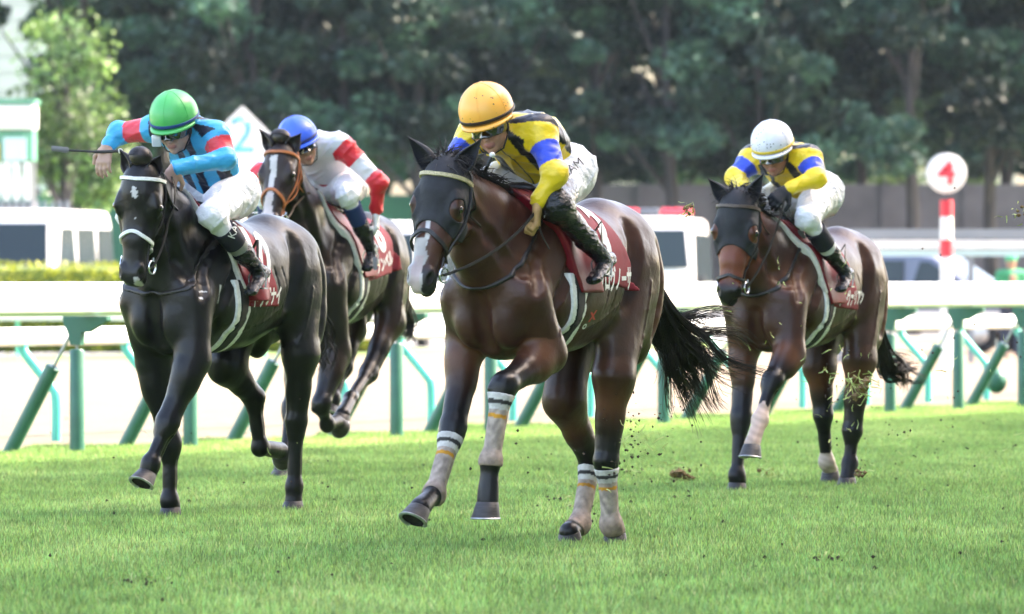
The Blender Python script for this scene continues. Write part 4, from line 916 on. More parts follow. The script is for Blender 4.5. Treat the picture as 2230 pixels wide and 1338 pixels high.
    for i in range(cfg.get('tail_n', 420)):
        ck = i % NCL; a = CLP[ck][0] + rng.gauss(0, .25); r = CLP[ck][1]; o1 = V(0, math.cos(a), math.sin(a)) * r; o2 = CLP[ck][2] + V(rng.gauss(0, .4), rng.gauss(0, 1), rng.gauss(0, 1)) * CLP[ck][3]; cut = rng.uniform(.55, 1.0) if rng.random() < .6 else 1.0
        pts = []
        wob = [rng.gauss(0, .012) for _ in range(3)]
        for j, c in enumerate(cen):
            t = j / (m - 1)
            if t > cut: break
            t = t
            pts.append(c + o1 * lerp(.035, .08, min(t * 2, 1)) * (1 - .3 * t) + o2 * cfg.get('tail_w', .07) * t ** 1.6 + V(math.sin(t * 7 + ck), math.cos(t * 9 + ck * 2), math.sin(t * 11 + ck * 3)) * .028 * t + V(math.sin(t * 13 + i), math.cos(t * 9 + i * 2), math.sin(t * 12 + i * 3)) * .006 * t)
        if len(pts) > 2: strand(mb, pts, rng.uniform(.0016, .0042), .0008)
    mb.build('tail', M['hair'], root, auto=False)
    # lettering on the cloth (the horse's left side, reading towards the tail)
    for (s, size, px, py, lat, sq, bold, rot) in cfg['letters']:
        o = fr.loc(px, py, lat); a = math.radians(rot)
        U = V(-math.cos(a), 0, math.sin(a)); Wv = V(math.sin(a), 0, math.cos(a))
        lettering('lettering', s, size, o, U, Wv, M['print'], cl, A, V(0, 1, 0), .12, .0175, bold, .03, sq)
    return R
# ------------------------------------------------------------------ jockeys
def build_hand(prims, wr, tip_dir, palm_n, sc=1.0, curl=1.0, side=1):
    d = nrm(tip_dir); n = nrm(palm_n - d * (palm_n @ d)); s = np.cross(d, n) * side
    kb = wr + d * .085 * sc
    prims += [ecap(wr, wr + d * .03 * sc, s, (.028 * sc, .02 * sc), (.034 * sc, .017 * sc), .015), ecap(wr + d * .03 * sc, kb, s, (.036 * sc, .016 * sc), (.040 * sc, .015 * sc), .012)]
    for i, L in enumerate((.072, .080, .075, .058)):
        o = kb + s * (.030 - .0195 * i) * sc * 1.05 - d * (.004 * abs(i - 1.2)) * sc; a = 0; p = o
        for j, f in enumerate((.45, .31, .24)):
            a += curl * (.25 if j == 0 else .85) * (1 + .08 * i); v = d * math.cos(a) + n * math.sin(a); q = p + v * L * f * sc
            prims.append(cap(p, q, (.0098 - .0008 * j) * sc, (.0092 - .0010 * j) * sc, .003 if j else .006)); p = q
    b = wr + d * .025 * sc + s * .03 * sc; v = nrm(d * .7 + s * .75 + n * .35); q = b + v * .045 * sc; prims.append(cap(b, q, .0135 * sc, .011 * sc, .01))
    v2 = nrm(d * .9 + s * .1 + n * .5 * curl); prims.append(cap(q, q + v2 * .032 * sc, .0105 * sc, .009 * sc, .004))
def build_jockey(cfg, H):
    fr = cfg['frame']; root = empty('person', fr.W, fr.rz); tag(root, cfg['label'], 'person', 'jockeys crouching over their horses')
    g = lambda k: np.array(cfg[k], float)
    mir = lambda p: V(p[0], -p[1], p[2])
    PV, SL, HC = g('pelvis'), g('shoulder'), g('head'); SR = np.array(cfg.get('shoulder_r', mir(SL)), float)
    EL, WL = g('elbow'), g('wrist'); ER = np.array(cfg.get('elbow_r', mir(EL)), float); WR = np.array(cfg.get('wrist_r', mir(WL)), float)
    KN, AN, TO = g('knee'), g('ankle'), g('toe'); CH_ = (SL + SR) / 2
    hu = nrm(g('up')); hf = g('front'); hf = nrm(hf - hu * (hu @ hf)); hs = np.cross(hu, hf); HRr = np.stack([hf, hs, hu])
    hp = lambda f, s, u: HC + hf * f + hs * s + hu * u
    up_ = nrm(CH_ - PV)
    hips = [PV + V(.02, .10 * s, 0) for s in (1, -1)]
    sk = []
    # head and neck
    hp2 = hp
    sk += [ell(hp(0, 0, .02), (.098, .076, .11), HRr, .02), ell(hp(.028, 0, -.055), (.062, .056, .062), HRr, .03), cap(hp(.062, 0, -.098), hp(.070, 0, -.100), .019, .019, .02),
           cap(hp(.098, 0, .0), hp(.112, 0, -.035), .008, .0125, .012), ell(hp(.112, 0, -.038), (.011, .015, .009), HRr, .008),
           ell(hp(.094, 0, -.066), (.012, .024, .006), HRr, .006), ell(hp(.091, 0, -.077), (.012, .021, .007), HRr, .006),
           cap(hp(.088, .035, .012), hp(.088, -.035, .012), .012, .012, .012), ell(hp(.062, .038, -.035), (.03, .022, .024), HRr, .02), ell(hp(.062, -.038, -.035), (.03, .022, .024), HRr, .02)]
    for s in (1, -1): sk += [ell(hp(-.005, .078 * s, -.012), (.02, .008, .03), HRr, .01)]
    sk += [cap(hp(-.02, 0, -.06), lerp(CH_, HC, .15), .052, .06, .04), cap(CH_ - up_ * .03, lerp(CH_, PV, .5) + V(0, 0, cfg.get('hump', .04)), .07, .07, .05), cap(lerp(CH_, PV, .5) + V(0, 0, cfg.get('hump', .04)), PV, .07, .07, .05)]
    for s_, sh, e_, w_ in ((1, SL, EL, WL), (-1, SR, ER, WR)):
        sk += [cap(CH_, sh, .06, .05, .04), cap(sh, e_, .045, .036, .03), cap(e_, w_, .036, .026, .02)]
    for s_, hi in ((1, hips[0]), (-1, hips[1])):
        k_ = KN if s_ > 0 else mir(KN); a_ = AN if s_ > 0 else mir(AN)
        sk += [cap(hi, k_, .07, .05, .04), cap(k_, a_, .045, .035, .03)]
    # hands
    hd_ = []
    tgt = hd_ if cfg.get('gloves') else sk
    for s_, w_, e_, key in ((1, WL, EL, 'handdir'), (-1, WR, ER, 'handdir_r')):
        d = nrm(np.array(cfg.get(key, w_ - e_), float)); pn = np.array(cfg.get(key + 'n', (-.3, -s_ * 1.0, -.3)), float)
        build_hand(tgt, w_ - d * .01, d, pn, 1.2 if cfg.get('gloves') else 1.1, cfg.get('curl_r' if s_ < 0 else 'curl', 1.5), s_)
    stub = M['skin']; skc = np.array(cfg.get('skinc', (.42, .23, .16)))
    def scol(P):
        c = np.tile(skc, (len(P), 1)); q = P - HC; f = q @ hf; s = q @ hs; u = q @ hu
        lip = (np.abs(u + .071) < .010) & (np.abs(s) < .026) & (f > .08); c = lerp(c, np.array((.36, .12, .10)), (lip * .7)[:, None])
        br = (np.abs(u - .022) < .006) & (np.abs(np.abs(s) - .033) < .018) & (f > .07); c = lerp(c, np.array((.03, .02, .015)), br[:, None].astype(float))
        ck = np.exp(-((np.abs(s) - .04) ** 2 + (u + .03) ** 2) / .0006) * (f > .03); c = lerp(c, skc * np.array((1.1, .8, .8)), (ck * .5)[:, None])
        hair = (f < .01) & (u > -.05) & (np.linalg.norm(q, axis=1) < .14); c = lerp(c, np.array((.015, .012, .01)), hair[:, None].astype(float)); return c
    sdf_mesh('body', sk, .0052, stub, root, scol)
    if cfg.get('gloves'):
        o = sdf_mesh('glove', [p for p in hd_[:len(hd_) // 2]], .004, M[cfg['gloves']], root)
        o = sdf_mesh('glove', [p for p in hd_[len(hd_) // 2:]], .004, M[cfg['gloves']], root)
    # silks
    q = []
    up = nrm(CH_ - PV); lat = nrm(SL - SR)
    hump = cfg.get('hump', .04); mid = lerp(PV, CH_, .5) + V(0, 0, hump)
    lowb = lerp(PV, CH_, cfg.get('waist', -.02))
    q += [ecap(lowb, mid, lat, (.172, .135), (.172, .125), .08), ecap(mid, CH_ - up * .02, lat, (.165, .12), (.185, .10), .08)]
    q += [ecap(SL, SR, up, (.075, .07), (.075, .07), .06)]
    q += [cap(CH_, lerp(CH_, hp(-.02, 0, -.06), .55), .075, .062, .04)]
    for sh, e_, w_ in ((SL, EL, WL), (SR, ER, WR)):
        d = nrm(w_ - e_); q += [cap(sh, e_, .075, .058, .05), cap(e_, w_ - d * .03, .056, .043, .03), cap(w_ - d * .035, w_ - d * .012, .040, .037, .02), ell(e_, (.058, .058, .058), k=.03)]
    sd = cfg['seed']
    def fold(X, Y, Z):
        a = X * 30 + Z * 22 + sd; b = Y * 34 - Z * 26 + X * 9; c = X * 17 - Y * 24 + Z * 13 + 1.7 * np.sin(Z * 11 + sd); r1 = 1 - np.abs(np.sin(a * .8 + 1.6 * np.sin(b * .45))); r2 = 1 - np.abs(np.sin(c + 1.2 * np.sin(a * .4))); return .006 - .010 * r1 * r1 * (.5 + .5 * np.sin(b * .7)) - .011 * r2 ** 3 * (.5 + .5 * np.sin(a * .5)) + .001 * np.sin(X * 90 + Y * 75 - Z * 80 + sd)
    scolr = cfg['silk']
    ctx = dict(PV=PV, CH=CH_, SL=SL, SR=SR, EL=EL, ER=ER, WL=WL, WR=WR, up=up, lat=lat)
    sdf_mesh('silks', q, .0065, M['silk'], root, lambda P: scolr(P, ctx), disp=fold)
    # breeches
    b = []
    b += [ecap(hips[0] + V(-.02, 0, .0), hips[1] + V(-.02, 0, .0), (1, 0, 0), (.15, .13), (.15, .13), .08), ecap(PV, lerp(PV, CH_, .08), lat, (.145, .115), (.14, .10), .08)]
    for s_ in (1, -1):
        hi = hips[0] if s_ > 0 else hips[1]; k_ = KN if s_ > 0 else mir(KN); a_ = AN if s_ > 0 else mir(AN)
        b += [ecap(hi + V(-.03, 0, -.01), lerp(hi, k_, .5), (0, 1, 0), (.11, .13), (.088, .10), .06), cap(lerp(hi, k_, .5), k_, .09, .068, .04), ell(k_ + V(.005, 0, .0), (.07, .066, .07), k=.03), cap(k_, lerp(k_, a_, cfg.get('brk', .25)), .066, .054, .03)]
    seat = sdf_mesh('breeches', b, .0075, M['breech'], root, disp=lambda X, Y, Z: 1.2 * fold(X, Y, Z))
    if cfg.get('kneeletters'):
        s, size, px, py, lt, rot, sq = cfg['kneeletters']; o = fr.loc(px, py, lt); cd = fr.camdir; U = nrm(np.cross(V(0, 0, 1), cd)); a = math.radians(rot)
        UU = U * math.cos(a) + V(0, 0, 1) * math.sin(a); WW = -U * math.sin(a) + V(0, 0, 1) * math.cos(a)
        lettering('lettering', s, size, o, UU, WW, M['lining'], seat, b, cd, .25, .002, 0.0, .02, sq)
    # boots
    for s_ in (1, -1):
        k_ = KN if s_ > 0 else mir(KN); a_ = AN if s_ > 0 else mir(AN); t_ = TO if s_ > 0 else mir(TO); c0 = lerp(k_, a_, cfg.get('bootk', .42)); sh = nrm(a_ - k_)
        fd = nrm(t_ - a_)
        bt = [cap(c0, lerp(k_, a_, .65), .054, .05, .02), cap(lerp(k_, a_, .65), a_, .05, .037, .02), cap(a_, a_ - fd * .035 + sh * .045, .036, .032, .02), ecap(a_ + sh * .045 - fd * .02, t_ + sh * .02, (0, 1, 0), (.034, .03), (.038, .022), .02)]
        if cfg.get('highboot'): hi_ = hips[0] if s_ > 0 else hips[1]; bt += [cap(lerp(hi_, k_, .62), k_, .086, .078, .03), cap(k_, c0, .078, .06, .03)]
        bo = sdf_mesh('boot', bt, .006, M['boot'], root, disp=lambda X, Y, Z: .0022 * np.sin(X * 60 + Z * 90 + 2 * np.sin(Z * 40 + Y * 30)) * np.sin(Z * 55 - X * 50 + 2 * np.sin(X * 33)))
        if cfg.get('sock'):
            for (c_, t0, t1, r0, r1) in cfg['sock']:
                m = material(c_[0], c_[1], rough=.7, bump=[(60, .4, .003)]) if c_[0] not in M else M[c_[0]]; M[c_[0]] = m
                sk_ = MB(); n = 8; sk_.tube([lerp(k_, a_, lerp(t0, t1, j / n)) for j in range(n + 1)], [lerp(r0, r1, j / n) for j in range(n + 1)], 20)
                so = sk_.build(c_[0], m, root)
                if s_ > 0 and cfg.get('sockletters') and c_[0] == 'black_sock':
                    s, size, px, py, rot = cfg['sockletters']; pc = lerp(k_, a_, (t0 + t1) / 2); o = fr.on(px, py, pc); cd = fr.camdir; U = nrm(np.cross(V(0, 0, 1), cd)); a = math.radians(rot)
                    lettering('lettering', s, size, o, U * math.cos(a) + V(0, 0, 1) * math.sin(a), -U * math.sin(a) + V(0, 0, 1) * math.cos(a), M['print'], so, [cap(lerp(k_, a_, t0), lerp(k_, a_, t1), r0, r1)], cd, .2, .003, .0, .02)
        # stirrup
        st = MB(); ft = lerp(a_, t_, .6) + sh * .055; top = ft + V(0, -.0 * s_, .15)
        for q_ in (-.045, .045): st.tube([ft + V(0, q_, 0), ft + V(0, q_ * 1.15, .06), top], .005, 6)
        st.box(ft, (.045, .1, .008)); so = st.build('stirrup', M['metal'], root)
        MB().tube([top, top + V(-.0, 0, .10), V(-.12, .27 * s_, H['T'] + 1.36)], .011, 6, flat=(1, .4)).build('stirrup_leather', M['leather'], so)
    # helmet
    hc = cfg['helmet']; Hh = hp(-.010, 0, .070); a0, b0, c0_ = cfg.get('hsize', (.148, .124, .128)); mb = MB(); n = 40; m = 16
    def dome(mb, sc, lo_u, m=m):
        b = len(mb.v)
        for i in range(m + 1):
            for k_ in range(n):
                ph = 2 * math.pi * k_ / n; lim = lo_u + .10 * (math.cos(ph) * -.5 + .1); th_end = math.acos(max(min(lim, .99), -.99)); th = th_end * i / m
                mb.v.append(tuple(Hh + hf * a0 * sc * math.sin(th) * math.cos(ph) + hs * b0 * sc * math.sin(th) * math.sin(ph) + hu * c0_ * sc * (math.cos(th))))
        for i in range(m):
            for k_ in range(n): mb.f.append((b + i * n + k_, b + (i + 1) * n + k_, b + (i + 1) * n + (k_ + 1) % n, b + i * n + (k_ + 1) % n))
        return b + m * n
    e0 = dome(mb, 1.0, -.24); e1_ = dome(mb, .93, -.24)
    for k_ in range(n): mb.f.append((e0 + k_, e1_ + k_, e1_ + (k_ + 1) % n, e0 + (k_ + 1) % n))
    hel = mb.build('helmet', M[hc], root, auto=False)
    # brim: thin crescent at the front
    mb = MB(); b_ = 0; N_ = 22
    for i in range(N_ + 1):
        ph = math.radians(-82 + 164 * i / N_); ex = .03 * math.cos(ph / 82 * 90 * math.pi / 180 * 1.0) * max(math.cos(ph), 0) ** .6; lim = -.24 + .10 * (math.cos(ph) * -.5 + .1); sn = math.sqrt(1 - lim * lim)
        for r_, dz in ((.985, .004), (1.0, -.006)):
            mb.v.append(tuple(Hh + hf * a0 * sn * math.cos(ph) * r_ + hs * b0 * sn * math.sin(ph) * r_ + hu * (c0_ * lim + dz)))
        for dz in (-.012, -.020):
            mb.v.append(tuple(Hh + hf * (a0 * sn * math.cos(ph) * 1.0 + ex) + hs * (b0 * sn * math.sin(ph) * 1.02) + hu * (c0_ * lim + dz)))
    for i in range(N_):
        b = i * 4; c = b + 4; mb.f += [(b, b + 2, c + 2, c), (b + 2, b + 3, c + 3, c + 2), (b + 3, b + 1, c + 1, c + 3), (b + 1, b, c, c + 1)]
    mb.build('helmet_peak', M[hc], hel, auto=False)
    mb = MB(); pts = []
    for i in range(49):
        ph = 2 * math.pi * i / 48; lim = -.24 + .10 * (math.cos(ph) * -.5 + .1) + .10; sn = math.sqrt(1 - lim * lim); pts.append(Hh + hf * a0 * sn * math.cos(ph) * 1.006 + hs * b0 * sn * math.sin(ph) * 1.006 + hu * c0_ * lim)
    ribbon(mb, pts, [nrm(p - Hh) for p in pts], .016, .004); mb.build('helmet_band', M[cfg['hband']], hel)
    MB().ball(Hh + hu * c0_, (.008, .008, .004), 10, 6, HRr.T).build('helmet_button', M[cfg['hband']] if cfg.get('btn') else M[hc], hel)
    for az in (0, 60, 120):
        sp_ = []; ca, sa = math.cos(math.radians(az)), math.sin(math.radians(az))
        for i in range(21):
            th = math.radians(-92 + 184 * i / 20); sp_.append(Hh + hf * a0 * 1.002 * math.sin(th) * ca + hs * b0 * 1.002 * math.sin(th) * sa + hu * c0_ * 1.002 * math.cos(th))
        mb = MB(); ribbon(mb, sp_, [nrm(p - Hh) for p in sp_], .0045, .0016); mb.build('helmet_seam', M[hc], hel)
    # chin strap, collar gap and goggles
    MB().tube([hp(.0, .088, .02), hp(.02, .084, -.04), hp(.05, .05, -.105), hp(.055, 0, -.122), hp(.05, -.05, -.105), hp(.02, -.084, -.04), hp(.0, -.088, .02)], .006, 6, flat=(1, .6)).build('chin_strap', M['lining'], hel)
    def greg(X, Y, Z):
        x, y, z = X - HC[0], Y - HC[1], Z - HC[2]; f = x * hf[0] + y * hf[1] + z * hf[2]; u = x * hu[0] + y * hu[1] + z * hu[2]; s = x * hs[0] + y * hs[1] + z * hs[2]
        r = np.maximum(np.abs(u + .002 + 0 * s) - .027 + .25 * np.maximum(.02 - np.abs(s), 0) * (u < 0), .015 - f); return r
    lo = HC - .16; hi = HC + .16
    sdf_mesh('goggles', sk[:10], .005, M['clear' if cfg.get('cleargog') else 'goggle'], root, region=greg, off=.014, box=(lo, hi))
    if cfg.get('sparegog'):
        c = fr.on(*cfg['sparegog'], HC, .08); u = nrm(np.cross(V(0, 0, 1), fr.camdir)); mb = MB(); mb.box(c, (.05, .02, .062), np.stack([u, np.cross(V(0, 0, 1), u), V(.1, 0, 1)]).T, .006); o = mb.build('raised_goggles', M['clear'], hel)
        MB().tube([c + V(0, 0, .02), hp(.06, -.09, .04)], .01, 6).build('strap', M['lining'], o)
    return dict(root=root, WL=WL, WR=WR, sk=sk, hp=hp, KN=KN)
def rein(H, Jk, mat, sag=.05, sides=(1, -1), to=None):
    mb = MB()
    for s in sides:
        a = H['bits'][s]; w = (Jk['WL'] if s > 0 else Jk['WR']) if to is None else np.array(to, float); w = w + nrm(V(.5, 0, -.6)) * .05
        pts = []
        for i in range(15):
            t = i / 14; p = lerp(a, w, t); p[2] -= 4 * sag * t * (1 - t); p[1] += s * .05 * 4 * t * (1 - t) * .5; pts.append(p)
        P = np.array(pts); d = sdf_points(H['prims'], P); g_ = grad(H['prims'], P)
        for i in range(1, 14):
            if d[i] < .012: P[i] += g_[i] * (.012 - d[i])
        mb.tube(list(P), .0075, 6, flat=(1, .5))
        e = w
        tail_ = [e, e + V(-.02, s * .03, -.10), e + V(-.05, s * .05, -.16)]
        mb.tube(tail_, .006, 6, flat=(1, .5))
    mb.build('reins', M[mat], H['root'])
g = at(2202, 614, 104); bystander((g[0], 104, 0), math.radians(-80))
# ------------------------------------------------------------------ booth, gate and wall at the back
M['boothgreen'] = material('booth_green', (.10, .30, .20), rough=.5); M['boothyellow'] = material('booth_yellow', (.80, .55, .03), rough=.5); M['wallgrey'] = material('boundary_wall_grey', (.105, .10, .115), rough=.9, noise=(1.2, .75, 1.2)); M['wallteal'] = material('boundary_fence_teal', (.03, .15, .13), rough=.7, noise=(1, .8, 1.2))
Yb = 131.0; g = at(2, 614, Yb); bt = empty('booth', (g[0], Yb, 0), 0); tag(bt, 'white and green starting booth with a yellow panel and white slats, at the left edge', 'booth')
z = lambda py: CAMH + (HY - py) / FPX * Yb
MB().box((-.3, .5, (z(228) + z(282)) / 2), (1.95, 1.2, z(228) - z(282)), None, .05).build('fascia', M['signwhite'], bt); MB().box((-.3, .5, z(228) + .06), (2.02, 1.3, .1)).build('roof', M['boothgreen'], bt)
MB().box((-.3, .55, (z(284) + z(350)) / 2), (1.9, 1.0, z(284) - z(350) - .01)).build('side_panel', M['boothgreen'], bt); MB().box((-.35, -.02, (z(312) + z(350)) / 2), (.62, .08, z(312) - z(350)), None, .0).build('yellow_panel', M['boothyellow'], bt); MB().box((.28, -.02, (z(300) + z(350)) / 2), (.45, .08, z(300) - z(350))).build('white_panel', M['palegreen'], bt)
for i in range(9): MB().box((-1.15 + i * .21, 0, z(395) / 1 - .0), (.13, .06, z(356) - z(438))).build('slat', M['signwhite'], bt)
for x in (-1.2, .6): MB().box((x, .8, z(350) / 2), (.12, .12, z(350))).build('leg', M['galv'], bt)
MB().box((-.3, .6, (z(440)) / 2), (1.9, .9, z(440))).build('base', M['wallgrey'], bt)
gt = empty('picket_fence', (at(60, 614, 128)[0], 128, 0), 0); tag(gt, 'grey picket fence standing between the booth and the white van', 'fence')
for i in range(13): MB().box((-.95 + i * .145, 0, 1.42), (.07, .04, 2.84)).build('picket', M['greybeam'], gt)
MB().box((-.08, .05, 2.6), (1.95, .04, .08)).build('cross_rail', M['greybeam'], gt); MB().box((-.08, .05, .5), (1.95, .04, .08)).build('cross_rail', M['greybeam'], gt)
Yw = 158.0; wl = empty('boundary_wall', (0, Yw, 0), 0); tag(wl, 'long grey boundary wall of panels under the trees', 'wall')
x0 = at(1040, 614, Yw)[0]; pz = CAMH + (HY - 402) / FPX * Yw; k = 0; x = x0
while x < 26: MB().box((x + .995, 0, pz / 2), (1.98, .14, pz + (.0 if k % 2 else .0))).build('panel', M['wallgrey'], wl); MB().box((x, -.10, pz / 2), (.14, .1, pz + .05)).build('pilaster', M['wallgrey'], wl); x += 2.0; k += 1
wt = empty('hoarding', (0, 156.0, 0), 0); tag(wt, 'dark teal hoarding behind the vehicles, from the left edge to the middle', 'wall')
x = -26.0; pz2 = CAMH + (HY - 425) / FPX * 156
while x < x0 - 1: MB().box((x + .995, 0, pz2 / 2), (1.98, .08, pz2)).build('panel', M['wallteal'], wt); x += 2.0
# buildings behind
M['bldg'] = material('pale_building_render', (.42, .42, .45), rough=.8, noise=(.4, .92, 1.05)); M['bldg2'] = material('beige_building', (.52, .48, .42), rough=.8)
def building(name, label, xc, y, w, d, h, mat, rows, cols, z0=3.0):
    r = empty(name, (xc, y, 0), 0); tag(r, label, 'building'); MB().box((0, d / 2, h / 2), (w, d, h)).build('wall', mat, r, smooth=False)
    for i in range(rows):
        for j in range(cols):
            cx_ = -w / 2 + (j + .5) * w / cols; cz = z0 + i * 3.2; f = MB().box((cx_, -.02, cz), (w / cols * .55, .08, 1.5)).build('window', M['greybeam'], r, smooth=False); MB().box((cx_, -.07, cz), (w / cols * .48, .03, 1.3)).build('pane', M['window'], f, smooth=False)
    MB().box((0, d / 2, h + .15), (w + .4, d + .4, .3)).build('roof', mat, r, smooth=False); return r
b1 = building('building', 'pale grey building rising behind the trees at the upper left corner', at(-30, 614, 205)[0] - 1.2, 205, 8.0, 10, 18, M['bldg'], 0, 0)
for i in range(30): MB().box((0, -.03, 1 + i * .55), (7.98, .05, .5)).build('cladding_panel', M['bldg'], b1, smooth=False)
building('building', 'low pale building glimpsed under the trees left of the green helmet', at(195, 614, 182)[0], 182, 4.0, 6, 4.8, M['bldg'], 1, 3, 3.2)
building('building', 'low beige building glimpsed between trunks right of the leading jockey', at(1420, 614, 185)[0], 185, 7, 6, 4.9, M['bldg2'], 0, 0)
building('building', 'low beige building glimpsed under the trees right of the white helmet', at(1990, 614, 187)[0], 187, 6, 6, 4.6, M['bldg2'], 1, 4, 3.0)
lp = empty('lamp_post', (at(101, 614, 170)[0], 170, 0), 0); tag(lp, 'slim white lighting mast in front of the grey building, upper left', 'pole'); MB().tube([(0, 0, 0), (0, 0, 6), (0, 0, 13)], [.16, .13, .09], 12).build('shaft', M['signwhite'], lp); MB().box((0, 0, 13.1), (1.2, .3, .2)).build('floodlight', M['galv'], lp)
# ------------------------------------------------------------------ trees
M['bark'] = material('bark', (.055, .047, .048), rough=.95, noise=(3, .6, 1.3, (1, 1, .3)), bump=[(9, .8, .05, (1, 1, .3))])
def tree(label, x, y, hgt, rad, zb, mat, seed, nleaf=9000, size=.20, lean=0.0, group='trees beyond the racecourse'):
    rg = random.Random(seed); r = empty('tree', (x, y, 0), rg.uniform(0, 6)); tag(r, label, 'tree', group); mb = MB(); top = V(lean, 0, hgt * .8)
    mb.tube([V(0, 0, -.1), V(.02, 0, .4), lerp(V(0, 0, 0), top, .3), lerp(V(0, 0, 0), top, .6) + V(.15, .1, 0), top], [.26, .19, .16, .11, .04], 10); cl = []
    for i in range(40):
        a = rg.uniform(0, 6.28); rr = rad * math.sqrt(rg.random()) * .95; zc = rg.uniform(zb + .5, hgt); k_ = 1 - .35 * abs((zc - (zb + hgt) / 2) / ((hgt - zb) / 2)) ** 2; c = V(math.cos(a) * rr * k_ + lean * .5, math.sin(a) * rr * k_, zc); cl.append((c, rg.uniform(.38, .85)))
        if i < 9: s0 = lerp(V(0, 0, 0), top, min(max(zc / hgt * .8, .25), .9)); mb.tube([s0, lerp(s0, c, .5) + V(0, 0, -.1), c], [.07, .045, .015], 6, cap=False)
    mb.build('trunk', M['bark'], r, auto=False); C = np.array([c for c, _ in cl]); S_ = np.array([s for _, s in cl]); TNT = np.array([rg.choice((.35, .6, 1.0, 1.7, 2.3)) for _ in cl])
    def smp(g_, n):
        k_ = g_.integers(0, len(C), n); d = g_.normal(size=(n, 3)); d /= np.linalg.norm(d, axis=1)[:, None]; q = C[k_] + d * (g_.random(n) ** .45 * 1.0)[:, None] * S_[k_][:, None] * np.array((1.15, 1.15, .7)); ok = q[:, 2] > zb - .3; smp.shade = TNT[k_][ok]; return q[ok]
    leaf_cards('crown', nleaf, smp, size, M[mat], r, seed); return r
tx = lambda px, Y: (px - CX) / FPX * Y
TREES = [(150, 150, 'broad dark tree at the left behind the green helmet'), (330, 152, 'dark tree directly behind the green helmet'), (520, 150, 'dark tree behind the diamond sign'), (720, 151, 'dark tree above the blue helmet'), (900, 150, 'dark tree between the blue and orange helmets'),
         (1080, 152, 'dark tree directly behind the orange helmet'), (1270, 150, 'dark tree right of the orange helmet'), (1460, 151, 'dark tree above the ambulance'), (1640, 150, 'dark tree behind the white helmet'), (1810, 152, 'dark tree just right of the white helmet'), (1990, 150, 'dark tree left of the round sign'), (2170, 151, 'dark tree at the right edge behind the round sign'), (2330, 150, 'dark tree beyond the right edge')]
rg = random.Random(5)
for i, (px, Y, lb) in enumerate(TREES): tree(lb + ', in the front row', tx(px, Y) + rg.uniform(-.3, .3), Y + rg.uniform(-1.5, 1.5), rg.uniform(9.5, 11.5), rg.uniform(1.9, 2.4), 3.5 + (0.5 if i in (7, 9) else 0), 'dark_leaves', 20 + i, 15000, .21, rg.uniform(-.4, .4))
ORD = ['leftmost', 'second from the left', 'third from the left', 'fourth from the left', 'fifth from the left', 'sixth from the left', 'seventh from the left', 'eighth from the right', 'seventh from the right', 'sixth from the right', 'fifth from the right', 'fourth from the right', 'third from the right', 'second from the right', 'rightmost']
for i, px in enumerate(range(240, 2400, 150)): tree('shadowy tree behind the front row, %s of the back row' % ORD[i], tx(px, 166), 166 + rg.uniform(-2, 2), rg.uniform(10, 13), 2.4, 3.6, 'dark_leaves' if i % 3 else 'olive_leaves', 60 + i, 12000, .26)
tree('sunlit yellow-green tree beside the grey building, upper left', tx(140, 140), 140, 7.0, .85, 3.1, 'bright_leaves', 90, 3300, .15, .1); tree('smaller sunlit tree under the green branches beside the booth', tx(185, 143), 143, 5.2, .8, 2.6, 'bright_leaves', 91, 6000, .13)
def bush(label, px, Y, w, h, z0, mat, seed, n=2500):
    r = empty('bush', (tx(px, Y), Y, 0), 0); tag(r, label, 'bush', 'sunlit bushes under the trees'); C = [(random.Random(seed + i).uniform(-w, w), random.Random(seed * 3 + i).uniform(-.4, .4), random.Random(seed * 7 + i).uniform(z0, h)) for i in range(9)]; C = np.array(C)
    mb = MB(); [mb.tube([(c[0] * .1, c[1] * .1, -.1), (c[0] * .5, c[1] * .5, c[2] * .5), tuple(c)], [.04, .03, .012], 5) for c in C]; mb.build('stem', M['bark'], r, auto=False)
    leaf_cards('foliage', n, lambda g_, k_: C[g_.integers(0, 9, k_)] + g_.normal(0, .33, (k_, 3)), .13, M[mat], r, seed)
for i, (px, Y, w, h, z0, lb) in enumerate([(1500, 172, 1.0, 4.6, 3.0, 'right of the orange helmet'), (1600, 171, .5, 4.0, 3.2, 'left of the white helmet'), (1860, 172, .9, 4.4, 3.2, 'right of the white helmet'), (1960, 171, .6, 4.0, 3.2, 'between the white helmet and the round sign'), (2125, 172, .5, 4.5, 3.2, 'right of the round sign'), (1250, 173, .5, 4.2, 2.4, 'behind the leading horse')]): bush('sunlit yellow-green bush ' + lb, px, Y, w, h, z0, 'bright_leaves', 200 + i)
print('environment', round(time.time() - T0, 1))
# ------------------------------------------------------------------ air
hz = bpy.data.materials.new('air'); hz.use_nodes = True; ht = hz.node_tree; ht.nodes.remove(ht.nodes['Principled BSDF']); pv = ht.nodes.new('ShaderNodeVolumePrincipled')
pv.inputs['Color'].default_value = (.62, .82, 1.0, 1); pv.inputs['Density'].default_value = .00009; pv.inputs['Anisotropy'].default_value = .2; ht.links.new(pv.outputs[0], ht.nodes['Material Output'].inputs['Volume'])
hb = MB().box((20, 110, 20.5), (220, 240, 43)).build('haze', hz, smooth=False); tag(hb, 'pale thin haze in the air over the racecourse', 'haze', kind='stuff')
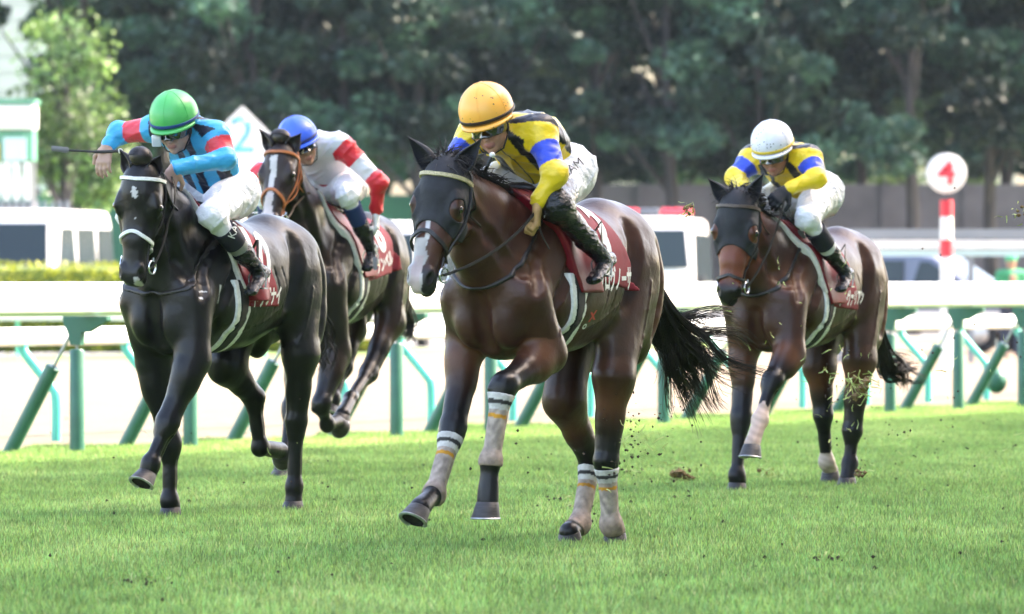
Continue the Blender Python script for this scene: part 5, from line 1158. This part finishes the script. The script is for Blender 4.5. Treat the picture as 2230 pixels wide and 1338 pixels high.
# ------------------------------------------------------------------ the four horses and riders
F1 = Frame(.035, 29.2, 25.5); F2 = Frame(-1.67, 33.4, 25.5); F3 = Frame(-1.203, 40.3, 18); F4 = Frame(1.585, 37.7, 25.5)
def blaze(lo, hi, w0, w1, off=0.0, wob=.006): return lambda u, w, v: (u > lo) & (u < hi) & (np.abs(w - off - wob * np.sin(u * 40)) < w0 + (w1 - w0) * (u - lo) / (hi - lo))
WH = (.55, .52, .52); PINK = (.44, .34, .33)
h1 = dict(frame=F1, seed=1, T=.03, h=.0072, label='leading bay racehorse in a black hood with white bandages on all four legs',
  coat=(.052, .020, .013), headc=(.088, .034, .022), warm=(.135, .052, .024), flank=(.085, .060, .040), points=(.008, .007, .007), poll=(960, 352, 0), muzzle=(903, 619, -.055), yaw=2, roll=0, arch=.02,
  legs=dict(RF=[(1020, 745, -.18), (985, 940, -.165), (945, 1075, -.165), (900, 1133, -.16)], LF=[(1190, 772, .18), (1094, 842, .15), (1068, 1005, .12), (1058, 1128, .115)],
            RH=[(1228, 870, -.14), (1288, 1006, -.125), (1262, 1142, -.125), (1242, 1192, -.125)], LH=[(1336, 822, .15), (1320, 1003, .11), (1330, 1142, .11), (1337, 1184, .11)]),
  flat=('LH',), sole=dict(RF=(.50, -.1, -.80), LF=(.02, 0, -1), RH=(-.35, 0, -.9)),
  ears=[(887, 296), (1050, 300)], earw=1.12, hood=True, cheek='leather', brow='rope', noseb='leather', nose=.335, nosedrop=.1,
  facemarks=[(blaze(.20, .40, .010, .012, .002), WH), (lambda u, w, v: (u > .36) & (u < .60) & (w < .018 + .02 * (u - .36) + .008 * np.sin(u * 60)) & (w > -.075), (.42, .38, .37)), (lambda u, w, v: (u > .44) & (w < .012) & (w > -.035), PINK)],
  bands=dict(RF=(.10, .15), LF=(.10, .12), RH=(.12, .75), LH=(.12, .9)), girthmark=[('X', .06, 1276, 690, M['redstripe']), ('O', .03, 1268, 712, M['print'])], cloth=[(1320, 480, .2), (1404, 635, .27)], clothslope=.72, hem=.10, flapb=1.15, pad=False,
  strap=((.05, 0, 1.52), (1, 0, 1.15)), tail=[(1450, 705, .0), (1484, 765, .03), (1532, 826, .05)], tail_w=.10, tail_n=1700, tail_c=34, mane_n=300, tuft_n=380, tuft_l=1.2, tuft_s=.15, maneside=1,
  letters=[('プログノーサ', .118, 1346, 612, .27, .55, .0045, 1), ('13', .46, 1318, 522, .27, .60, .016, -8)])
h2 = dict(frame=F2, seed=2, T=.0, h=.008, label='black racehorse with a white browband and noseband and a small white star, at the left',
  coat=(.010, .0085, .0088), headc=(.012, .010, .010), flank=(.024, .02, .018), points=(.005, .0045, .0048), poll=(300, 362, .06), muzzle=(279, 612, .03), yaw=9, arch=.05,
  legs=dict(LF=[(420, 785, .17), (362, 928, .09), (328, 1010, .05), (308, 1053, .03)], RF=[(338, 800, -.16), (370, 972, -.10), (369, 1090, -.10), (369, 1132, -.10)],
            RH=[(492, 795, -.14), (553, 866, -.10), (566, 974, -.10), (618, 996, -.12)], LH=[(655, 770, .16), (645, 915, .12), (640, 1060, .10), (636, 1108, .10)]),
  flat=('RF', 'LH'), sole=dict(LF=(.5, -.1, -.80), RH=(-.92, -.1, -.25)), earopen=(.7, .6),
  ears=[(261, 325), (350, 338)], earw=1.25, cheek='leather', brow='whitestrap', noseb='whitestrap', nose=.335, nosedrop=.07, bun=True, tuft_n=0, mane_n=60,
  facemarks=[(lambda u, w, v: ((u - .135) / .032) ** 2 + ((w - .0 - .2 * (u - .135)) / .016) ** 2 < 1 + .5 * np.sin(u * 300), WH), (lambda u, w, v: (u > .55) & (w > .02) & (w < .05), WH), (lambda u, w, v: ((u - .26) / .008) ** 2 + ((w - .01) / .004) ** 2 < 1, WH)],
  cloth=[(575, 560, .22), (620, 668, .27)], clothslope=.55, hem=.0, flapb=1.13, flapx=-.06, flare=.05, girthx=-.13,
  strap=((.02, 0, 1.48), (1, 0, 1.25)), tail=[(690, 700, 0), (700, 760, .0), (705, 800, .0)], tail_n=200, tail_w=.03,
  flecks=[(430, 636, .2, .020, .004), (425, 650, .2, .012, .006), (447, 652, .2, .006, .005), (488, 640, .25, .008, .05)],
  letters=[('トップナイ', .098, 588, 650, .27, .66, .0045, 4), ('10', .42, 572, 570, .27, .60, .014, -12)])
h3 = dict(frame=F3, seed=3, T=.09, h=.009, label='dark brown racehorse with a long white blaze and orange bridle, behind the black horse',
  coat=(.017, .011, .0095), headc=(.028, .016, .013), warm=(.045, .022, .013), flank=(.04, .022, .015), points=(.006, .005, .005), poll=(605, 312, 0), muzzle=(578, 492, -.01), yaw=-4, roll=-3, arch=.0,
  legs=dict(LF=[(732, 775, .16), (699, 882, .13), (712, 925, .13), (740, 930, .13)], RF=[(655, 800, -.16), (634, 890, -.14), (622, 985, -.13), (604, 1050, -.12)],
            RH=[(765, 715, -.12), (748, 800, -.12), (724, 868, -.12), (716, 905, -.12)], LH=[(850, 700, .16), (803, 812, .12), (764, 868, .12), (738, 925, .12)]),
  sole=dict(RF=(.4, -.05, -.85), LF=(-.9, 0, -.2), LH=(.2, -.2, -.9)), earopen=(.7, .6),
  ears=[(565, 281), (656, 290)], earw=1.25, cheek='tan', brow='tan', noseb='tan', nose=.33, nosedrop=.11, crossnose=True, double=True, bun=True, tuft_n=0, mane_n=60,
  facemarks=[(blaze(.09, .33, .026, .016, -.004, .004), WH), (blaze(.30, .62, .018, .05, -.008, .004), (.55, .47, .47))],
  muzc=(.04, .03, .03), cloth=[(850, 470, .22), (880, 588, .27)], clothslope=.5, hem=-.12, flapb=1.17, girthx=-.16,
  tail=[(885, 690, 0), (884, 712, .0), (890, 725, .0)], tail_n=160, tail_w=.02,
  letters=[('ダノンベル', .105, 838, 577, .27, .8, .0045, 12), ('6', .36, 838, 508, .26, .9, .014, 6)])
h4 = dict(frame=F4, seed=4, T=-.03, h=.0085, label='bay racehorse in a black eared hood with one pale foreleg held up, at the right',
  coat=(.050, .019, .012), headc=(.17, .048, .024), warm=(.15, .056, .026), flank=(.085, .058, .036), points=(.007, .006, .0065), poll=(1602, 425, 0), muzzle=(1583, 652, -.02), yaw=12, arch=.0,
  legs=dict(RF=[(1622, 755, -.17), (1613, 915, -.155), (1604, 1035, -.15), (1603, 1064, -.15)], LF=[(1719, 775, .18), (1680, 832, .15), (1655, 915, .13), (1634, 995, .13)],
            RH=[(1785, 800, -.14), (1793, 905, -.12), (1800, 1005, -.13), (1808, 1052, -.13)], LH=[(1872, 785, .15), (1856, 940, .11), (1850, 1010, .10), (1843, 1056, .10)]),
  flat=('RF', 'LH'), sole=dict(LF=(.15, 0, -.98), RH=(-.2, 0, -.95)), socks=dict(LF=(.62, (.50, .36, .29)), RH=(.86, (.46, .36, .30))),
  ears=[(1541, 388), (1664, 376)], earw=1.1, hood=True, cheek='leather', brow='brownleather', noseb='leather', nose=.45, nosedrop=.03, mane_n=160, tuft_n=320, tuft_l=1.1, tuft_s=.2, maneside=1,
  muzc=(.018, .016, .016), cloth=[(1850, 560, .2), (1883, 676, .27)], clothslope=.6, hem=.05, flapb=1.13, flapx=.0, girthx=-.15,
  strap=((.05, 0, 1.50), (1, 0, 1.2)), tail=[(1925, 780, 0), (1950, 805, .03), (1980, 825, .05)], tail_w=.04, tail_n=600,
  letters=[('ソーヴァリアン', .095, 1860, 652, .27, .6, .0045, 2), ('1', .34, 1842, 600, .27, .9, .010, -8)])

def stripes(base, dark, arm, nst, thr, ph0=0.0, side=True):
    base, dark, arm = map(np.array, (base, dark, arm))
    def f(P, c):
        col = np.tile(base, (len(P), 1)).astype(float); o = lerp(c['CH'], c['PV'], .5); w = (P - o) @ c['lat']; nv = np.cross(c['up'], c['lat']); v = (P - o) @ nv
        ph = np.arctan2(w, v); col[np.sin(np.abs(ph) * nst + ph0) > thr] = dark
        for s, e, wr in ((c['SL'], c['EL'], c['WL']), (c['SR'], c['ER'], c['WR'])):
            t, d = seg_t(P, s, e); t2, d2 = seg_t(P, e, wr)
            col[(d2 < .08) & (t2 > .05)] = base; col[(t > .10) & (d < .092)] = base
            col[(t > .34) & (t < .80) & (d < .105) & (d <= d2 + .012)] = arm
        return col
    return f
def silk3(P, c):
    W = np.array((.74, .74, .78)); Rd = np.array((.68, .018, .03)); col = np.tile(W, (len(P), 1)).astype(float); ax = (P - c['PV']) @ c['up']; L = np.linalg.norm(c['CH'] - c['PV'])
    col[(ax > .24 * L) & (ax < .31 * L)] = Rd * .8
    for s, e, wr in ((c['SL'], c['EL'], c['WL']), (c['SR'], c['ER'], c['WR'])):
        t, d = seg_t(P, s, e); t2, d2 = seg_t(P, e, wr); out = ((P - c['CH']) @ nrm(s - c['CH'])) > .15; on = out & (d < .1)
        col[on & (t > .0) & (t < .42) & (np.linalg.norm(P - s, axis=1) < .3)] = Rd; col[on & (t >= .42) & (t < .80)] = W; col[(on & (t >= .80)) | ((d2 < .075) & (t2 > .02))] = Rd
    return col
YE = (.86, .60, .02); BK = (.012, .012, .018); BL = (.02, .07, .62)
M['h_orange'] = helmet_mat('orange_helmet', (.96, .45, .07), .47); M['h_green'] = helmet_mat('green_helmet', (.06, .46, .12)); M['h_blue'] = helmet_mat('blue_helmet', (.035, .13, .72))
M['h_white'] = helmet_mat('white_helmet', (.74, .74, .80), .5); M['band_black'] = material('helmet_band_black', (.02, .012, .01), rough=.5); M['band_blue'] = material('helmet_band_blue', (.02, .06, .22), rough=.5)
M['band_grey'] = material('helmet_band_navy', (.03, .04, .14), rough=.5); M['band_yellow'] = material('helmet_band_yellow', (.72, .50, .05), rough=.5)
M['g_tan'] = material('tan_glove', (.52, .30, .12), rough=.7, noise=(30, .8, 1.1), bump=[(50, .6, .004)]); M['g_black'] = material('black_glove', (.012, .012, .013), rough=.7, bump=[(50, .5, .004)]); M['g_white'] = material('white_glove', (.75, .75, .74), rough=.7, bump=[(50, .5, .004)])
def local(f, px, py, lat): return f.loc(px, py, lat)
j1 = dict(frame=F1, seed=1, label='jockey in yellow and black silks and orange helmet on the leading horse',
  pelvis=(-.30, 0, 1.735), shoulder=(.13, .165, 1.905), head=(.285, -.015, 1.935), elbow=(.20, .27, 1.71), wrist=(.245, .205, 1.575), elbow_r=(.25, -.25, 1.72), wrist_r=(.50, -.05, 1.70),
  knee=(.17, .26, 1.575), ankle=(-.19, .325, 1.34), toe=(-.04, .34, 1.25), up=(.32, -.12, .93), front=(.92, .22, -.30), handdir=(.02, -.05, -1), handdirn=(.4, -1, 0), handdir_r=(.8, .3, -.2), gloves='g_tan', curl=1.55,
  kneeletters=('UCAM', .062, 1238, 374, .15, 38, .9), silk=stripes(YE, BK, BL, 6, .22, .5), helmet='h_orange', hband='band_black', bootk=.10, brk=.0, highboot=True, hump=.05, skinc=(.45, .24, .17))
j2 = dict(frame=F2, seed=2, label='jockey in sky blue and black silks and green helmet, one arm stretched out',
  pelvis=(-.30, 0, 1.70), shoulder=(.035, .17, 1.985), head=(.165, 0, 2.025), elbow=(.09, .25, 1.865), wrist=(.33, .085, 1.808), shoulder_r=(.03, -.17, 2.03), elbow_r=(.04, -.40, 2.005), wrist_r=(.13, -.425, 1.93),
  knee=(.22, .24, 1.575), ankle=(-.13, .325, 1.29), toe=(-.0, .34, 1.19), up=(.34, 0, .93), front=(.93, .12, -.34), handdir=(.25, -.3, -.9), handdirn=(-.7, -.4, 0), handdir_r=(.3, -.06, -.95), handdir_rn=(-.8, 0, -.3), curl=1.0, curl_r=.55,
  silk=stripes((.018, .36, .66), (.010, .012, .03), (.72, .04, .06), 7, .1, 1.0), helmet='h_green', hband='band_blue', brk=.30, bootk=.72, hump=.04,
  sock=[(('black_sock', (.012, .012, .02)), .26, .52, .064, .060), (('grey_sock', (.20, .21, .18)), .50, .80, .054, .048)], sockletters=('KAM', .055, 512, 497, 70), cleargog=False, sparegog=(341, 307), skinc=(.46, .28, .21))
j3 = dict(frame=F3, seed=3, label='jockey in white silks with red and white sleeves and a blue helmet',
  pelvis=(-.22, 0, 1.85), shoulder=(.12, .18, 2.08), head=(.28, -.02, 2.075), elbow=(.06, .41, 1.85), wrist=(.0, .37, 1.66), elbow_r=(.25, -.3, 1.9), wrist_r=(.42, -.1, 1.83),
  knee=(.26, .27, 1.77), ankle=(.0, .33, 1.45), toe=(.10, .34, 1.33), up=(.32, -.28, .90), front=(.80, .52, -.25), handdir=(-.05, .02, -1), handdirn=(.3, -1, 0), gloves='g_white', curl=1.5,
  silk=silk3, helmet='h_blue', hband='band_grey', brk=.22, bootk=.5, hump=.06, btn=True, sock=[(('navy_sock', (.012, .03, .12)), .20, .52, .060, .055)], skinc=(.42, .24, .17))
j4 = dict(frame=F4, seed=4, label='jockey in yellow and black silks and white helmet on the right-hand horse',
  pelvis=(-.36, 0, 1.755), shoulder=(.02, .175, 1.955), head=(.13, 0, 1.98), elbow=(.10, .26, 1.835), wrist=(.235, .13, 1.765), elbow_r=(.12, -.25, 1.84), wrist_r=(.32, -.06, 1.74),
  knee=(.20, .24, 1.60), ankle=(-.17, .32, 1.29), toe=(-.05, .34, 1.20), up=(.34, -.03, .93), front=(.92, .18, -.32), handdir=(.6, -.4, -.5), handdirn=(-.4, -.5, -.6), gloves='g_black', curl=1.3,
  silk=stripes(YE, BK, BL, 6, .55, .2), helmet='h_white', hband='band_yellow', brk=.25, bootk=.6, hump=.06,
  sock=[(('black_sock', (.012, .012, .02)), .22, .50, .064, .060), (('white_sock', (.6, .6, .6)), .50, .68, .054, .050)], skinc=(.34, .17, .115))
HS = {}
for i, (hc_, jc_, strap_m) in enumerate(((h1, j1, 'leather'), (h2, j2, 'leather'), (h3, j3, 'brownleather'), (h4, j4, 'leather'))):
    if ONLY and i + 1 not in ONLY: continue
    H_ = build_horse(hc_); J_ = build_jockey(jc_, H_); HS[i + 1] = (H_, J_)
    rein(H_, J_, strap_m, sag=(.03, .05, .02, .03)[i], to=None if i in (0, 1, 3) else (.42, .0, 1.85), sides=(1,) if i == 1 else (1, -1))
    print('horse', i + 1, round(time.time() - T0, 1))
def whip(pts, label, rz=0):
    m = MB(); m.tube(pts[:3], .009, 8); c = m.build('riding_crop', M['whip']); tag(c, label, 'whip', 'whips held by the jockeys'); m2 = MB(); m2.tube([pts[2], pts[3]], .006, 6); m2.build('shaft', M['whip'], c)
    d = nrm(pts[4] - pts[3]); mm = MB(); mm.tube([pts[3], pts[3] + d * .01, pts[4]], [.010, .017, .014], 8, flat=(1, .5)); mm.build('flap', material('whip_flap', (.16, .16, .17), rough=.4), c)
    MB().ball(pts[0], .014, 8, 6).build('knob', M['pad'], c); return c
if not ONLY or 2 in ONLY:
    r = V(.13, -.425, 1.93); Wd = F2.world(r)[1] - .03
    whip([at(x, y, Wd) for x, y in ((262, 329), (228, 331), (205, 331), (150, 328), (112, 323))], 'black riding crop held out sideways in the bare right hand of the jockey in blue')
if not ONLY or 1 in ONLY:
    Yw = F1.world(V(.5, -.05, 1.70))[1]
    whip([at(1072, 338, Yw), at(1062, 360, Yw), at(1052, 385, Yw + .1), at(1040, 440, Yw + .25), at(1036, 480, Yw + .3)], 'black riding crop with a white knob below the chin of the orange-helmeted jockey')
if not ONLY or 4 in ONLY:
    Yw = F4.world(V(.24, .13, 1.76))[1] + .02
    whip([at(1690, 442, Yw), at(1700, 458, Yw), at(1710, 470, Yw + .05), at(1740, 500, Yw + .1), at(1752, 520, Yw + .12)], 'black riding crop held along the neck of the right-hand bay horse')
if not ONLY or 3 in ONLY:
    Yw = F3.world(V(.0, .37, 1.60))[1] - .08
    whip([at(808, 498, Yw), at(811, 512, Yw), at(812, 530, Yw), at(816, 560, Yw), at(818, 588, Yw)], 'grey riding crop pointing down from the white glove of the jockey in the blue helmet')
# ------------------------------------------------------------------ turf thrown up by the hooves
M['soil'] = material('dark_soil', (.035, .022, .012), rough=.95); M['tornsoil'] = material('torn_turf_soil', (.16, .10, .04), rough=.95, noise=(30, .6, 1.4))
def clod(mb, c, r, g_):
    n = 5; b = len(mb.v); pts = []
    for q in ((1, 0, 0), (-1, 0, 0), (0, 1, 0), (0, -1, 0), (0, 0, 1), (0, 0, -1)): mb.v.append(tuple(np.asarray(c) + np.array(q) * r * g_.uniform(.5, 1.3, 3)))
    for f in ((0, 2, 4), (2, 1, 4), (1, 3, 4), (3, 0, 4), (2, 0, 5), (1, 2, 5), (3, 1, 5), (0, 3, 5)): mb.f.append(tuple(b + i for i in f))
def blade(mb, c, L_, g_, w=.0035):
    d = nrm(g_.normal(size=3)); s = nrm(np.cross(d, g_.normal(size=3))) * w; up = nrm(np.cross(d, s)) * L_ * .15; c = np.asarray(c); b = len(mb.v)
    for t in (0, .5, 1): mb.v += [tuple(c + d * L_ * (t - .5) + up * math.sin(math.pi * t) - s * (1 - t * .7)), tuple(c + d * L_ * (t - .5) + up * math.sin(math.pi * t) + s * (1 - t * .7))]
    mb.f += [(b, b + 1, b + 3, b + 2), (b + 2, b + 3, b + 5, b + 4)]
g_ = np.random.default_rng(11); mbs = MB(); mbg = MB()
def splash(px, py, Y, sx, sy, n, ng, r=.006):
    for i in range(n): clod(mbs, at(px + g_.normal() * sx, py + g_.normal() * sy, Y + g_.normal() * .5), r * g_.uniform(.4, 1.5), g_)
    for i in range(ng): blade(mbg, at(px + g_.normal() * sx, py + g_.normal() * sy, Y + g_.normal() * .4), g_.uniform(.02, .06), g_)
splash(1370, 970, 29.5, 26, 45, 60, 14); splash(1420, 930, 30.5, 60, 70, 34, 16); splash(1830, 850, 36.2, 45, 95, 30, 55); splash(1980, 930, 37, 130, 60, 60, 20); splash(2100, 700, 34, 90, 190, 34, 12); splash(1180, 980, 29, 90, 40, 20, 6); splash(560, 1000, 33, 200, 60, 16, 8); splash(1700, 640, 36.5, 90, 60, 4, 16)
def flecks(name, mb, mat, lb):
    o = mb.build(name, M[mat], smooth=False); tag(o, lb, 'turf', kind='stuff')
flecks('flying_soil', mbs, 'soil', 'small dark crumbs of soil thrown up behind the hooves')
M['cutgrass'] = material('cut_grass', (.42, .48, .16), rough=.7); flecks('flying_grass', mbg, 'cutgrass', 'short blades of grass thrown up around the horses')
def divot(label, c, r, n, ns):
    r0 = empty('divot', c, 0); tag(r0, label, 'divot', 'clumps of turf kicked up by the hooves'); a = MB(); b = MB()
    for i in range(ns): clod(a, g_.normal(size=3) * r * .5, r * g_.uniform(.2, .5), g_)
    for i in range(n): blade(b, g_.normal(size=3) * r * .75, g_.uniform(.6, 1.3) * r * 1.1, g_, .004)
    tag(a.build('soil', M['tornsoil'], r0, smooth=False), kind='stuff'); tag(b.build('blades', M['cutgrass'], r0, smooth=False), kind='stuff')
divot('clump of torn grass in the air in front of the right-hand horse\'s hind leg', at(1872, 838, 36.4), .065, 50, 10)
divot('small brown clump of turf in the air over the ambulance roof', at(1496, 458, 31.5), .030, 14, 8)
divot('small clump of turf flying at the right edge of the view', at(2222, 470, 31.5), .036, 16, 6)
divot('brown torn divot lying in the grass right of the leading horse', gat(1485, 1056) + V(0, 0, .03), .07, 20, 40)
divot('pale torn tuft of grass left of the right-hand horse\'s hind hooves', gat(1668, 1052) + V(0, 0, .05), .05, 40, 3)
divot('dark clod of soil just right of the right-hand horse\'s rear hooves', at(1873, 1032, 35), .035, 4, 9)
# crumbs of soil and torn tufts lying in the turf
mbl = MB(); mbt = MB()
for i in range(130):
    py = g_.uniform(905, 1335); px = g_.uniform(-20, 2250)
    if g_.random() < .35: px = g_.normal(1500, 260); py = g_.normal(1020, 50)
    if py < 900: continue
    p = gat(px, py); clod(mbl, p + V(0, 0, .035), .006 * g_.uniform(.5, 2.0), g_)
for i in range(5):
    p = gat(g_.uniform(0, 2230), g_.uniform(940, 1300))
    for j in range(9): clod(mbl, p + V(g_.normal() * .05, g_.normal() * .12, .035), .009 * g_.uniform(.5, 1.6), g_)
    for j in range(8): blade(mbt, p + V(g_.normal() * .06, g_.normal() * .12, .045), g_.uniform(.03, .07), g_, .004)
flecks('soil_crumbs', mbl, 'soil', 'crumbs of dark soil scattered over the grass'); flecks('torn_grass', mbt, 'cutgrass', 'pale torn grass blades lying on the turf')

c = at(2170, 830, 64); bl = MB(); bl.ball((0, 0, 0), (.105, .105, .125), 20, 14); o = bl.build('fender_ball', M['brgreen']); o.location = tuple(c); tag(o, 'dark grey-green ball hanging beside the rail posts at the far right', 'ball')
MB().tube([(0, 0, .11), (0, 0, .42)], .01, 6).build('cord', M['galv'], o)
